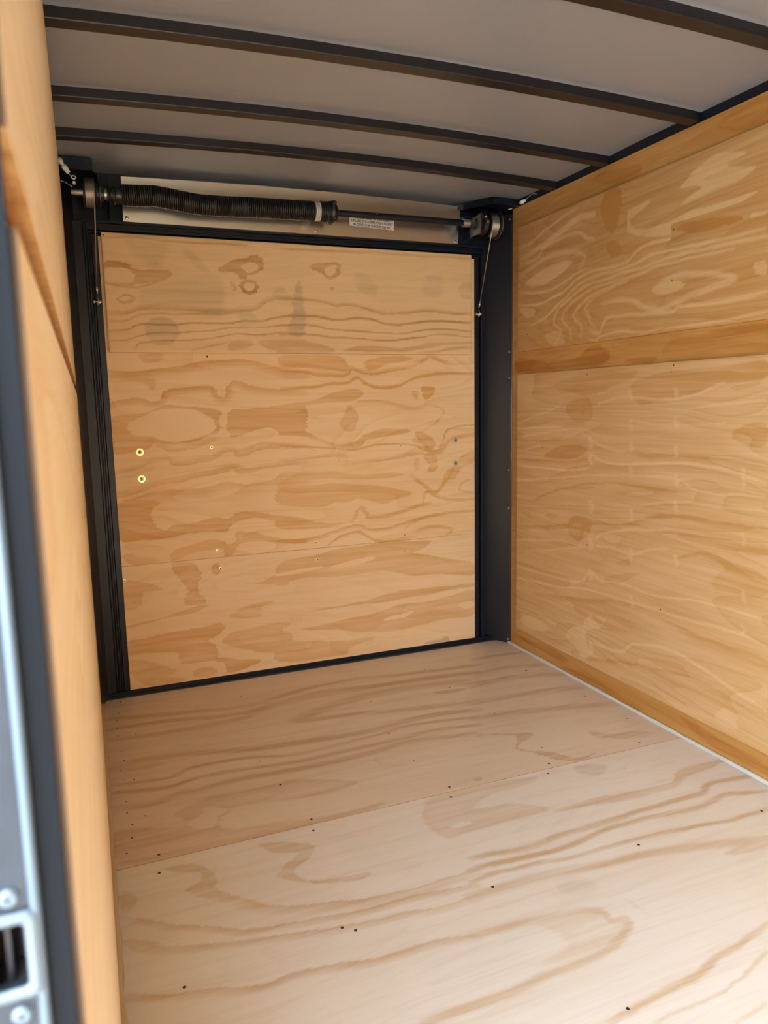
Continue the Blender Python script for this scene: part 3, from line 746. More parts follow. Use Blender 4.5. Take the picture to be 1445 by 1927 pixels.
# ------------------------------------------------------------------ shared small hardware
def disc_mesh(name, rings, sides, mats, mat_idx):
    """rings [(r, h)] from outside in, axis +Z; a turned screw head or washer"""
    V, F, MI = [], [], []
    for r, h in rings:
        for k in range(sides):
            a = 2 * math.pi * k / sides
            V.append((r * math.cos(a), r * math.sin(a), h))
    for i in range(len(rings) - 1):
        for k in range(sides):
            a, b = i * sides + k, i * sides + (k + 1) % sides
            F.append((a, b, b + sides, a + sides)); MI.append(mat_idx[i])
    F.append([(len(rings) - 1) * sides + k for k in range(sides)]); MI.append(mat_idx[-1])
    me = bpy.data.meshes.new(name)
    me.from_pydata(V, [], F)
    for m in mats: me.materials.append(m)
    me.polygons.foreach_set('material_index', MI)
    me.update()
    return me

SCREW_BRIGHT = disc_mesh('screw_bright', [(0.0062, 0), (0.0056, 0.0014), (0.0030, 0.0016), (0.0026, 0.0004)], 12, [M['brass'], M['hole']], [0, 0, 1, 1])
SCREW_SILVER = disc_mesh('screw_silver', [(0.0052, 0), (0.0046, 0.0014), (0.0022, 0.0016), (0.0019, 0.0004)], 12, [M['chrome'], M['hole']], [0, 0, 1, 1])
SCREW_DARK = disc_mesh('screw_dark', [(0.0037, 0.0), (0.0031, 0.0006), (0.0012, 0.0006)], 10, [M['hole']], [0, 0, 0])
SCREW_TINY = disc_mesh('screw_tiny', [(0.0026, 0.0), (0.0022, 0.0005), (0.001, 0.0005)], 8, [M['hole']], [0, 0, 0])
SCREW_PLATE = disc_mesh('screw_plate', [(0.0062, 0), (0.0060, 0.002), (0.004, 0.004), (0.0018, 0.0046)], 14, [M['chrome'], M['hole']], [0, 0, 0, 1])
WASHER_YELLOW = disc_mesh('washer_yellow', [(0.0140, 0), (0.0135, 0.0016), (0.0078, 0.0020), (0.0074, 0.0012), (0.0062, 0.0030), (0.0034, 0.0038), (0.003, 0.0022)], 20, [M['brass'], M['hole'], M['galv']], [0, 0, 1, 2, 0, 1, 1])
WASHER_SILVER = disc_mesh('washer_silver', [(0.0120, 0), (0.0115, 0.0016), (0.0072, 0.0020), (0.0068, 0.0012), (0.0056, 0.0030), (0.0030, 0.0038), (0.0026, 0.0022)], 20, [M['galv'], M['hole'], M['chrome']], [0, 0, 1, 2, 0, 1, 1])
ROT = {'Y-': (math.pi / 2, 0, 0), 'X-': (0, -math.pi / 2, 0), 'X+': (0, math.pi / 2, 0), 'Z+': (0, 0, 0)}
def fix(name, me, pos, facing, parent, **kw):
    o = bpy.data.objects.new(name, me)
    link(o, pos, parent)
    o.rotation_euler = ROT[facing]
    for k, v in kw.items(): o[k] = v
    return o

W = 1.75
FRONT = -3.80
# ------------------------------------------------------------------ ground and outer shell
box('ground', (-30, -30, -0.62), (30, 30, -0.60), M['ground'], kind='structure')

# ------------------------------------------------------------------ floor
floor = empty('floor', (W / 2, -1.9, -0.02), kind='structure')
fa = sheet('floor_sheet', 'Z+', (0.0, -1.1365, 0.0), (W + 0.004, -0.004, 0.0), 0.018, M['floor'], floor, GRAIN['fa'], step=4.5)
fb = sheet('floor_sheet', 'Z+', (0.0, -2.357, -0.0008), (W + 0.004, -1.138, 0.0), 0.018, M['floor_pale'], floor, GRAIN['fb'], step=4.5, dense=((0, W + .004), (-2.12, -1.138)), seed=5)
fc = sheet('floor_sheet', 'Z+', (-0.045, FRONT, -0.0005), (W + 0.004, -2.3585, 0.0), 0.018, M['floor'], floor, (), step=40)
for x, y in [(0.078, -0.054)]: fix('screw', SCREW_DARK, (x, y, 0.0), 'Z+', fa)
for yy in (-0.18, -0.42, -0.70, -0.96):
    for xx in (0.10, 0.50, 0.90, 1.30, 1.66):
        fix('screw', SCREW_TINY if random.random() < .7 else SCREW_DARK, (xx + random.uniform(-.05, .05), yy + random.uniform(-.06, .06), 0.0), 'Z+', fa)
for x in (0.12, 0.51, 0.92, 1.257, 1.60): fix('screw', SCREW_DARK, (x, -1.113, 0.0), 'Z+', fa)
for x, y in [(0.114, -1.187), (0.125, -1.57), (0.453, -1.536), (0.476, -1.555), (0.81, -1.546), (1.222, -1.160), (0.50, -1.165), (0.90, -1.162), (1.22, -1.55), (1.62, -1.56), (0.46, -1.95), (0.86, -1.94)]:
    fix('screw', SCREW_DARK, (x, y, -0.0008), 'Z+', fb)
for k in range(16):
    fix('screw', SCREW_TINY, (0.038 + random.uniform(0, .03), -0.10 - k * 0.065, 0.0), 'Z+', fa)

# ------------------------------------------------------------------ right wall
wr = empty('wall_right', (W, -1.9, 0), kind='structure')
D_R = (-1.52, 0.0)
sheet('backing_sheet', 'X-', (FRONT, 0.0, W + 0.003), (-0.088, 1.882, 0), 0.009, M['wall_back'], wr, GRAIN['back'], step=6, dense=(D_R, (0, 1.9)))
up = sheet('upper_sheet', 'X-', (FRONT, 1.294, W - 0.007), (-0.142, 1.797, 0), 0.0095, M['wall_up'], wr, GRAIN['up'], ease=0.0012, step=4.2, dense=(D_R, (1.29, 1.8)))
dn = sheet('lower_sheet', 'X-', (FRONT, 0.088, W - 0.007), (-0.144, 1.2005, 0), 0.0095, M['wall_dn'], wr, GRAIN['dn'], ease=0.0012, step=4.6, dense=(D_R, (0.08, 1.21)), seed=2)
for y, z in [(-0.62, 1.20 - .02), (-1.05, 1.19), (-1.03, 0.40), (-0.64, 0.55), (-0.34, 0.90), (-0.25, 0.62), (-1.04, 1.17)]:
    fix('screw', SCREW_TINY, (W - 0.007, y, z), 'X-', dn)
for y, z in [(-0.62, 1.62), (-0.25, 1.60), (-1.03, 1.60), (-1.03, 1.45), (-0.22, 1.36), (-0.62, 1.36)]:
    fix('screw', SCREW_TINY, (W - 0.007, y, z), 'X-', up)
# grey bead along the foot of the right wall
def bead(name, x, y0, y1, r, mat, sgn):
    V, F = [], []
    n = 60
    for i in range(n + 1):
        y = y0 + (y1 - y0) * i / n
        rr = r * (1 + 0.18 * math.sin(i * 1.7) * math.sin(i * 0.53 + 1))
        for k in range(5):
            a = math.pi / 2 * k / 4
            V.append((x + sgn * rr * math.cos(a), y, 0.0004 + rr * 0.9 * math.sin(a)))
        V.append((x, y, 0.0004))
    for i in range(n):
        for k in range(6):
            a, b = i * 6 + k, i * 6 + (k + 1) % 6
            F.append((a, b, b + 6, a + 6))
    F.append(list(range(6))[::-1]); F.append([n * 6 + k for k in range(6)])
    bm = bmesh.new()
    vs = [bm.verts.new(v) for v in V]
    for f in F: bm.faces.new([vs[i] for i in f])
    return bm_obj(name, bm, mat, None, True, kind='structure')
bead('trim_1', W + 0.0025, FRONT + .01, -0.012, 0.0105, M['caulk'], -1)

# ------------------------------------------------------------------ left wall
LX = 0.0105
wl = empty('wall_left', (0, -1.9, 0), kind='structure')
JY = -2.634
sheet('backing_sheet', 'X+', (JY + 0.03, 0.0, 0.0), (-0.092, 1.882, 0), 0.008, M['wall_back'], wl, (), step=50)
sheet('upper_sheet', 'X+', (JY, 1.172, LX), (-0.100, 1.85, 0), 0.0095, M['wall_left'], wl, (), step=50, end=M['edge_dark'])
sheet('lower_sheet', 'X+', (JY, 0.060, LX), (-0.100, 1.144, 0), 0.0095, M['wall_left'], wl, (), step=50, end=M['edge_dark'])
sheet('front_sheet', 'X+', (FRONT, 0.0, LX), (-3.58, 1.882, 0), 0.0095, M['wall_left'], wl, (), step=50)
sheet('lintel_sheet', 'X+', (-3.579, 1.84, LX), (JY - .001, 1.882, 0), 0.0095, M['wall_left'], wl, (), step=50)
boxes('outer_skin', [((-0.052, JY + .01, -0.10), (-0.046, 0.06, 1.96)), ((-0.052, FRONT, -0.10), (-0.046, -3.58, 1.96)), ((-0.052, -3.58, 1.84), (-0.046, JY + .01, 1.96))], M['skin'], wl)
bead('trim_2', LX - 0.0095, JY + .01, -0.03, 0.0185, M['caulk_tan'], 1)

# steel jamb of the side doorway
dj = empty('door_2', (-0.02, JY, 0), kind='structure')
SZ0, SZ1, SX0, SX1 = 0.9005, 0.9235, -0.016, -0.0045      # opening behind the strike plate
JF = -2.640
boxes('jamb_post', [((-0.045, JF, 0.0), (-0.0005, JF + 0.003, SZ0)), ((-0.045, JF, SZ1), (-0.0005, JF + 0.003, 1.84)),
                    ((-0.045, JF, SZ0), (SX0, JF + 0.003, SZ1)), ((SX1, JF, SZ0), (-0.0005, JF + 0.003, SZ1)),
                    ((-0.045, JF + 0.003, 0.0), (-0.042, JF + 0.04, 1.84)), ((-0.0035, JF + 0.003, 0.0), (-0.0005, JF + 0.0045, 1.84)), ((-0.0035, JF + 0.0045, SZ0 - .012), (-0.0012, JF + 0.028, SZ1 + .012))], M['jamb'], dj)
tube('jamb_edge', [(-0.0012, JF + 0.0006, 0.0), (-0.0012, JF + 0.0006, 1.84)], 0.0019, M['jamb_edge'], dj, 10, label='rounded edge of the steel jamb with its highlight painted in')
box('jamb_return', (0.0, JF + 0.003, 0.0), (0.0082, JF + 0.0055, 1.84), M['jamb_dark'], dj)
boxes('latch_pocket', [((-0.030, JF + 0.026, SZ0 - .01), (0.0, JF + 0.028, SZ1 + .01)), ((-0.030, JF + 0.004, SZ0 - .012), (-0.002, JF + 0.026, SZ0 - .008)), ((-0.0125, JF + 0.012, SZ0 - .008), (-0.011, JF + 0.026, SZ1 + .01))], M['pocket'], dj)
box('jamb_post', (-0.045, -3.58, 0.0), (0.0, -3.575, 1.84), M['jamb'], dj)
box('jamb_header', (-0.045, -3.575, 1.836), (-0.0005, JF, 1.84), M['jamb'], dj)
stk = empty('strike_plate', (-0.010, JF - 0.001, 0.895), label='plated strike plate around the latch hole in the steel door jamb', category='strike plate')
def frame_ring(name, x0, x1, z0, z1, t, y0, y1, r, mat, parent):
    def rr(a, b, c, d, rad, n=5):
        pts = []
        for cx, cz, s in ((b - rad, d - rad, 0), (a + rad, d - rad, 1), (a + rad, c + rad, 2), (b - rad, c + rad, 3)):
            for k in range(n + 1):
                an = math.pi / 2 * (s + k / n)
                pts.append((cx + rad * math.cos(an), cz + rad * math.sin(an)))
        return pts
    o, i, im = rr(x0, x1, z0, z1, r), rr(x0 + t, x1 - t, z0 + t, z1 - t, r * .6), rr(x0 + t * .5, x1 - t * .5, z0 + t * .5, z1 - t * .5, r * .8)
    n = len(o); V = []
    for L, y in ((o, y1), (o, y0 + .0003), (im, y0), (i, y0 + .0004), (i, y1)):
        V += [(p[0], y, p[1]) for p in L]
    F = []
    for k in range(4):
        for j in range(n): F.append((k * n + j, k * n + (j + 1) % n, (k + 1) * n + (j + 1) % n, (k + 1) * n + j))
    for j in range(n): F.append((4 * n + j, 4 * n + (j + 1) % n, (j + 1) % n, j))
    bm = bmesh.new(); vs = [bm.verts.new(v) for v in V]
    for f in F: bm.faces.new([vs[q] for q in f])
    return bm_obj(name, bm, mat, parent, True)
frame_ring('plate_rim', -0.0205, -0.0008, 0.8965, 0.9275, 0.0040, JF - 0.0016, JF, 0.003, M['strike'], stk)
STRIKE_SCREW = disc_mesh('strike_screw', [(0.0033, 0), (0.0031, 0.001), (0.0022, 0.0018), (0.0009, 0.0018), (0.0008, 0.001)], 18, [M['strike'], M['hole']], [0, 0, 0, 0, 1])
fix('screw', STRIKE_SCREW, (-0.0087, JF, 0.9330), 'Y-', stk)
fix('screw', STRIKE_SCREW, (-0.0080, JF, 0.8905), 'Y-', stk)

# front wall of the trailer, behind the camera
wf = empty('wall_front', (W / 2, FRONT, 0), kind='structure')
box('plywood_panel', (-0.045, FRONT - 0.012, -0.02), (W + 0.01, FRONT, 1.96), M['wall_left'], wf)

# ------------------------------------------------------------------ ceiling
CZ = lambda x: 1.909 + 0.020 * (1 - (2 * x / W - 1) ** 2)
ce = empty('ceiling', (W / 2, -1.9, 1.9), kind='structure')
BOWS = [(-0.402, 0.040), (-0.705, 0.040), (-1.112, 0.042), (-1.535, 0.042), (-1.94, 0.042), (-2.35, 0.042), (-2.76, 0.042), (-3.17, 0.042), (-3.58, 0.042)]
def sag(y):      # roof skin lifts a little between bows
    return 0.0
def roof_panel(y0, y1, idx):
    nx, ny = 44, 10
    V, F = [], []
    for i in range(nx + 1):
        x = -0.05 + (W + 0.10) * i / nx
        for j in range(ny + 1):
            t = j / ny
            b = 0.0022 * math.sin(math.pi * t) * (math.sin(5.1 * x + idx * 2.3) + 0.6 * math.sin(11 * x + idx))
            if idx == 3: b += 0.0
            V.append((x, y0 + (y1 - y0) * t, CZ(min(max(x, 0), W)) + b))
    n = len(V)
    for i in range(nx + 1):
        for j in range(ny + 1):
            v = V[i * (ny + 1) + j]
            V.append((v[0], v[1], v[2] + 0.004))
    q = lambda i, j: i * (ny + 1) + j
    for i in range(nx):
        for j in range(ny):
            F.append((q(i, j), q(i, j + 1), q(i + 1, j + 1), q(i + 1, j)))
            F.append((n + q(i, j), n + q(i + 1, j), n + q(i + 1, j + 1), n + q(i, j + 1)))
    for i in range(nx):
        for j in (0, ny):
            F.append((q(i, j), q(i + 1, j), n + q(i + 1, j), n + q(i, j)))
    for j in range(ny):
        for i in (0, nx):
            F.append((q(i, j), q(i, j + 1), n + q(i, j + 1), n + q(i, j)))
    return obj('roof_panel', V, F, M['roof'], ce, True)
edges = [0.055] + [b[0] + b[1] / 2 for b in BOWS] + [FRONT]
for k in range(len(edges) - 1): roof_panel(edges[k + 1], edges[k], k)
def roof_bow(y, w, x0=0.0, x1=W):
    n = 36; V, F = [], []
    prof = [(0, 0.003), (0, -0.0225), (0.0012, -0.0245), (w - 0.0012, -0.0245), (w, -0.0225), (w, 0.003)]
    for i in range(n + 1):
        x = x0 + (x1 - x0) * i / n
        for dy, dz in prof: V.append((x, y + dy, CZ(x) + dz))
    m = len(prof)
    for i in range(n):
        for k in range(m):
            a, b = i * m + k, i * m + (k + 1) % m
            F.append((a, a + m, b + m, b))
    F.append(list(range(m))); F.append([n * m + k for k in range(m)][::-1])
    return obj('roof_bow', V, F, M['bow'], ce)
for y, w in BOWS: roof_bow(y, w)
for nm, xa, xb in (('top_rail', W + 0.0035, W + 0.05), ('top_rail', -0.045, -0.001)):
    box(nm, (xa, FRONT, 1.8825), (xb, 0.06, 1.9135), M['black'], ce)

# ------------------------------------------------------------------ rear frame
wb = empty('wall_back', (W / 2, 0.03, 0), kind='structure')
# corner posts with door tracks
for side in (0, 1):
    X = (lambda x: x) if side == 0 else (lambda x: 1.735 - x)
    L = [((0.034, 0.0), (0.069, 0.05)), ((0.071, 0.010), (0.078, 0.05)), ((0.081, 0.004), (0.0865, 0.05)), ((0.089, 0.014), (0.0955, 0.05)), ((0.02, 0.03), (0.10, 0.06))]
    if side == 1: L = [((0.060, 0.004), (0.082, 0.05)), ((0.085, 0.018), (0.097, 0.05)), ((-0.02, 0.045), (0.10, 0.06))]
    bm = bmesh.new()
    for (a, y0), (b, y1) in L:
        xa, xb = sorted((X(a), X(b)))
        bm_box(bm, (xa, y0, 0.0), (xb, y1, 1.74), 0.0012)
    bm_obj('corner_post', bm, M['black'], wb)
def flashing(name, pts, mat):
    """bent sheet running floor to ceiling, given as a plan polyline"""
    V, F = [], []
    n = len(pts)
    for z in (0.001, 1.865):
        for p in pts: V.append((p[0], p[1], z))
    for k in range(n - 1): F.append((k, k + 1, n + k + 1, n + k))
    o = obj(name, V, F, mat, wb)
    md = o.modifiers.new('thickness', 'SOLIDIFY'); md.thickness = 0.0012
    o.data.shade_smooth()
    return o
flr = flashing('corner_flashing', [(1.682, 0.044), (1.6835, 0.034), (1.690, 0.020), (1.708, -0.012), (1.729, -0.050), (1.7475, -0.082), (1.7512, -0.0915)], M['flash'])
fll = flashing('corner_flashing', [(0.042, 0.012), (0.036, -0.002), (0.027, -0.030), (0.014, -0.070), (0.002, -0.0905)], M['flash'])
for z in (1.845, 1.30, 1.19, 0.79, 0.62, 0.02): fix('screw', SCREW_SILVER, (1.745, -0.081, z), 'Y-', flr)
# header beam with its two ledges
boxes('header_beam', [((0.0, 0.012, 1.706), (W, 0.06, 1.907)), ((0.055, -0.004, 1.7375), (1.70, 0.012, 1.7455)), ((0.085, -0.010, 1.712), (1.655, 0.012, 1.7215))], M['black'], wb, 0.001)
tube('header_lip', [(0.058, -0.0045, 1.7452), (1.66, -0.0045, 1.7452)], 0.0012, M['flash'], wb, 6)
# gussets in the two top corners
def prism(name, poly, z0, z1, mat, parent):
    n = len(poly); V = [(x, y, z0) for x, y in poly] + [(x, y, z1) for x, y in poly]
    F = [list(range(n))[::-1], list(range(n, 2 * n))] + [(k, (k + 1) % n, n + (k + 1) % n, n + k) for k in range(n)]
    bm = bmesh.new(); vs = [bm.verts.new(v) for v in V]
    for f in F: bm.faces.new([vs[q] for q in f])
    return bm_obj(name, bm, mat, parent)
prism('gusset', [(1.75, -0.145), (1.63, -0.145), (1.555, -0.02), (1.50, 0.01), (1.75, 0.01)], 1.882, 1.9045, M['black'], wb)
prism('gusset', [(0.0, -0.15), (0.112, -0.15), (0.114, -0.02), (0.13, 0.01), (0.0, 0.01)], 1.868, 1.9045, M['black'], wb)

box('rear_skin', (-0.052, 0.0605, -0.10), (1.806, 0.066, 1.97), M['skin'], wb)  # unseen rear, side and roof sheets added to shut out light leaks
box('outer_skin', (1.80, FRONT, -0.10), (1.806, 0.06, 1.97), M['skin'], wr)
box('roof_skin', (-0.052, FRONT, 1.965), (1.806, 0.066, 1.97), M['skin'], ce)
# threshold
box('trim_3', (0.018, -0.022, -0.001), (1.735, -0.0045, 0.0035), M['flash'], None, 0.0008, kind='structure')
sill = boxes('trim_4', [((0.018, -0.0045, 0.0), (1.735, -0.0005, 0.0195)), ((-0.04, -0.0005, -0.03), (1.79, 0.06, 0.0195))], M['black'], None, 0.0006, kind='structure')
for x in (0.15, 0.53, 0.92, 1.36): fix('screw', SCREW_TINY, (x, -0.0045, 0.013), 'Y-', sill)

# ------------------------------------------------------------------ ramp door
d1 = empty('door_1', (0.868, 0.01, 0.02), kind='structure')
box('door_core', (0.0965, 0.0135, 0.020), (1.6375, 0.055, 1.700), M['black'], d1)
box('door_stile', (0.0965, 0.003, 0.020), (0.1175, 0.0135, 1.700), M['black'], d1, 0.001)
box('door_stile', (1.6185, 0.003, 0.020), (1.6365, 0.0135, 1.700), M['black'], d1, 0.001)
mains = sheet('main_sheet', 'Y-', (0.118, 0.5055, 0.0), (1.6175, 1.692, 0), 0.0125, M['door'], d1, GRAIN['main'], step=4.0, dense=((.1, 1.65), (.5, 1.32)))
lows = sheet('lower_sheet', 'Y-', (0.118, 0.0205, 0.0004), (1.6175, 0.5045, 0), 0.0125, M['door_low'], d1, GRAIN['low'], step=4.0, seed=3)
ovs = sheet('upper_board', 'Y-', (0.129, 1.2915, -0.0195), (1.594, 1.7035, 0), 0.019, M['board'], d1, GRAIN['board'], ease=0.0015, step=4.0, seed=7)
for x, z in [(0.877, 1.281), (1.275, 1.283), (0.473, 0.937), (0.877, 0.908), (1.261, 0.914), (0.474, 0.533), (0.875, 0.529), (1.274, 0.527)]:
    fix('screw', SCREW_BRIGHT if x < 1.2 else SCREW_SILVER, (x, 0.0, z), 'Y-', mains)
fix('screw', SCREW_DARK, (0.475, 0.0, 1.279), 'Y-', mains)
fix('screw', SCREW_TINY, (0.136, -0.0195, 1.694), 'Y-', ovs)
for x, z in [(0.483, 0.462), (0.88, 0.457), (1.273, 0.459), (0.1235, 0.45)]: fix('screw', SCREW_BRIGHT if x < 1.2 else SCREW_SILVER, (x, 0.0004, z), 'Y-', lows)
for z in (0.93, 0.83):
    fix('washer_screw', WASHER_YELLOW, (0.2105, 0.0, z), 'Y-', mains, label='yellow zinc screw with dished washer')
    fix('washer_screw', WASHER_SILVER, (1.522, 0.0, z - 0.004), 'Y-', mains, label='silver screw with dished washer')

# ------------------------------------------------------------------ aluminium header plate
hp = empty('header_plate', (0.875, 0.0, 1.748), label='bare aluminium header plate screwed above the ramp door', category='metal plate')
def plate_mesh():
    n = 24; V, F = [], []
    xa, xb, xc, xd = 0.208, 1.548, 0.207, 1.540
    for y in (0.0, 0.0018):
        for i in range(n + 1):
            t = i / n
            V.append((xc + (xd - xc) * t, y + 0.001, 1.7485))
            V.append((xa + (xb - xa) * t, y - 0.010, 1.8975 + 0.011 * math.sin(math.pi * t)))
    m = 2 * (n + 1)
    for i in range(n):
        a = 2 * i
        F += [(a, a + 2, a + 3, a + 1), (m + a, m + a + 1, m + a + 3, m + a + 2), (a, m + a, m + a + 2, a + 2), (a + 1, a + 3, m + a + 3, m + a + 1)]
    F += [(0, 1, m + 1, m), (2 * n, m + 2 * n, m + 2 * n + 1, 2 * n + 1)]
    return V, F
V, F = plate_mesh()
obj('plate', V, F, M['alu'], hp)
for x, z in [(0.220, 1.761), (0.920, 1.759), (1.529, 1.757)]: fix('screw', SCREW_PLATE, (x, 0.0002, z), 'Y-', hp)

# warning sticker
ws = empty('warning_sticker', (1.152, -0.006, 1.782), label='white warning sticker with black capitals on the aluminium header plate', category='sticker')
def sy(z): return 0.001 - 0.011 * (z - 1.7485) / 0.149 - 0.0006
obj('sticker_sheet', [(1.057, sy(1.791), 1.791), (1.247, sy(1.784), 1.784), (1.248, sy(1.832), 1.832), (1.058, sy(1.839), 1.839),
                      (1.057, sy(1.791) + .0005, 1.791), (1.247, sy(1.784) + .0005, 1.784), (1.248, sy(1.832) + .0005, 1.832), (1.058, sy(1.839) + .0005, 1.839)],
    [(0, 1, 2, 3), (7, 6, 5, 4), (0, 4, 5, 1), (1, 5, 6, 2), (2, 6, 7, 3), (3, 7, 4, 0)], M['paper'], ws)
for k, (txt, wid) in enumerate([('DO NOT SLEEP IN THIS AREA.', 0.150), ('FAILURE TO COMPLY MAY RESULT', 0.176), ('IN DEATH OR SERIOUS INJURY.', 0.160)]):
    cu = bpy.data.curves.new('lettering', 'FONT'); cu.body = txt; cu.size = 0.0142; cu.align_x = 'CENTER'; cu.align_y = 'CENTER'
    to = bpy.data.objects.new('lettering_tmp', cu); COL.objects.link(to)
    bpy.context.view_layer.update()
    me = bpy.data.meshes.new_from_object(to)
    sx = wid / max(to.dimensions.x, 1e-6)
    bpy.data.objects.remove(to)
    me.transform(Matrix.Diagonal((sx, 1, 1, 1)))
    bm = bmesh.new()
    for dx, dz in ((-0.0003, 0.0), (0.0, 0.00001), (0.0003, 0.00002)):      # bold strokes
        n0 = len(bm.verts); bm.from_mesh(me); bm.verts.ensure_lookup_table()
        for v in bm.verts[n0:]: v.co.x += dx; v.co.z += dz
    bm.to_mesh(me); bm.free()
    me.materials.clear(); me.materials.append(M['ink'])
    o = bpy.data.objects.new('lettering', me)
    zc = 1.8215 - 0.0136 * k
    link(o, (1.1535, sy(zc) - 0.0006, zc - 0.0005), ws)
    o.rotation_euler = (math.pi / 2 + math.atan(0.011 / 0.149), math.atan(0.0068 / 0.19), 0)

# ------------------------------------------------------------------ counterbalance
SY, SZ = -0.090, 1.812
sh = empty('torsion_shaft', (0.87, SY, SZ - 0.0127), label='long black torsion shaft running across above the ramp door', category='shaft')
lathe_x('shaft_tube', [(0.115, 0.0001), (0.115, 0.0123), (1.535, 0.0123), (1.535, 0.0001)], SY, SZ, M['black'], sh, 24)
lathe_x('bright_end', [(0.042, 0.0001), (0.042, 0.0118), (0.0435, 0.0125), (0.115, 0.0125), (0.115, 0.0001)], SY, SZ, M['galv'], sh, 24, label='bright zinc shaft end')
lathe_x('collar', [(0.146, 0.0126), (0.146, 0.0185), (0.158, 0.0185), (0.158, 0.0126)], SY, SZ, M['galv'], sh, 24)
lathe_x('collar', [(1.515, 0.0126), (1.515, 0.0165), (1.545, 0.0165), (1.545, 0.0126)], SY, SZ, M['galv'], sh, 24)
tube('paint_mark', [(1.133, SY - 0.0126, SZ + 0.004), (1.139, SY - 0.0126, SZ + 0.006)], 0.0012, M['brass'], sh, 6)

sp_ = empty('torsion_spring', (0.57, SY, SZ - 0.037), label='black coiled torsion spring sagging along the shaft', category='spring')
def axis_at(x):
    # sagging spring body
    pts = [(0.19, 0.001), (0.24, 0.003), (0.31, 0.007), (0.37, 0.001), (0.42, -0.006), (0.47, -0.010), (0.54, -0.009), (0.62, -0.006), (0.70, -0.004), (0.80, -0.002), (0.94, 0.0)]
    return float(np.interp(x, [p[0] for p in pts], [p[1] for p in pts]))
def helix(x0, x1, turns, R, per=18, follow=True):
    P = []
    n = int(turns * per)
    for i in range(n + 1):
        t = i / n; x = x0 + (x1 - x0) * t; a = 2 * math.pi * turns * t
        dz = axis_at(x) if follow else 0.0
        P.append((x, SY + R * math.cos(a), SZ + dz + R * math.sin(a)))
    return P
tube('coil', helix(0.200, 0.885, 96, 0.0325), 0.0036, M['spring'], sp_, 6)
tube('painted_coil', helix(0.885, 0.908, 3.2, 0.0325), 0.0037, M['paintwhite'], sp_, 6, label='white painted end coils')
tube('coil', helix(0.908, 0.945, 5, 0.0352), 0.0037, M['spring'], sp_, 6)
wc = lathe_x('winding_cone', [(0.90, 0.0135), (0.90, 0.030), (0.945, 0.031), (0.947, 0.040), (0.956, 0.042), (0.962, 0.036), (0.972, 0.030), (0.976, 0.0225), (0.976, 0.0135)], SY, SZ, M['spring'], sp_, 24)
for k in range(4):
    a = math.pi / 4 + k * math.pi / 2
    c = Vector((0.958, SY + 0.037 * math.cos(a), SZ + 0.037 * math.sin(a)))
    d = Vector((0, math.cos(a), math.sin(a)))
    tube('socket_boss', [c - d * 0.012, c + d * 0.008], 0.0095, M['spring'], wc, 10)
lathe_x('stationary_cone', [(0.170, 0.0130), (0.170, 0.030), (0.178, 0.031), (0.182, 0.026), (0.215, 0.027), (0.215, 0.0130)], SY, SZ, M['spring'], sp_, 24)

def drum(left):
    if left:
        f = empty('cable_drum', (0.10, SY, SZ - 0.05), label='cable drum beside the left plywood wall', category='cable drum', group='cable drums')
        prof = [(0.078, 0.0128), (0.078, 0.0495), (0.081, 0.0505), (0.083, 0.0440), (0.114, 0.0440), (0.1155, 0.0475), (0.119, 0.0485), (0.1215, 0.030), (0.128, 0.030), (0.1295, 0.0495), (0.133, 0.0495), (0.1345, 0.024), (0.143, 0.024), (0.143, 0.0128)]
        x0, x1 = 0.0845, 0.1130
    else:
        f = empty('cable_drum', (1.64, SY, SZ - 0.05), label='cable drum next to the grey corner flashing and the right wall', category='cable drum', group='cable drums')
        prof = [(1.583, 0.0128), (1.583, 0.026), (1.592, 0.026), (1.594, 0.045), (1.612, 0.047), (1.614, 0.036), (1.620, 0.036), (1.622, 0.0505), (1.626, 0.0505), (1.6275, 0.0440), (1.664, 0.0440), (1.666, 0.050), (1.670, 0.0535), (1.673, 0.0535), (1.674, 0.0128)]
        x0, x1 = 1.6295, 1.662
    lathe_x('drum_body', prof, SY, SZ, M['spring'], f, 36)
    tube('wound_cable', helix(x0, x1, 9, 0.0461, 30, False), 0.0020, M['cable'], f, 6, label='steel cable wound on the drum')
    if not left:
        box('square_nut', (1.600, SY - 0.0515, SZ - 0.006), (1.611, SY - 0.046, SZ + 0.006), M['galv'], f, 0.0008)
        tube('set_screw', [(1.596, SY - 0.043, SZ + 0.017), (1.596, SY - 0.052, SZ + 0.022)], 0.0042, M['galv'], f, 10)
        lathe_x('rim', [(1.6728, 0.0530), (1.6728, 0.0545), (1.6748, 0.0545), (1.6748, 0.0530)], SY, SZ, M['galv'], f, 36)
    return f
drum(True); drum(False)

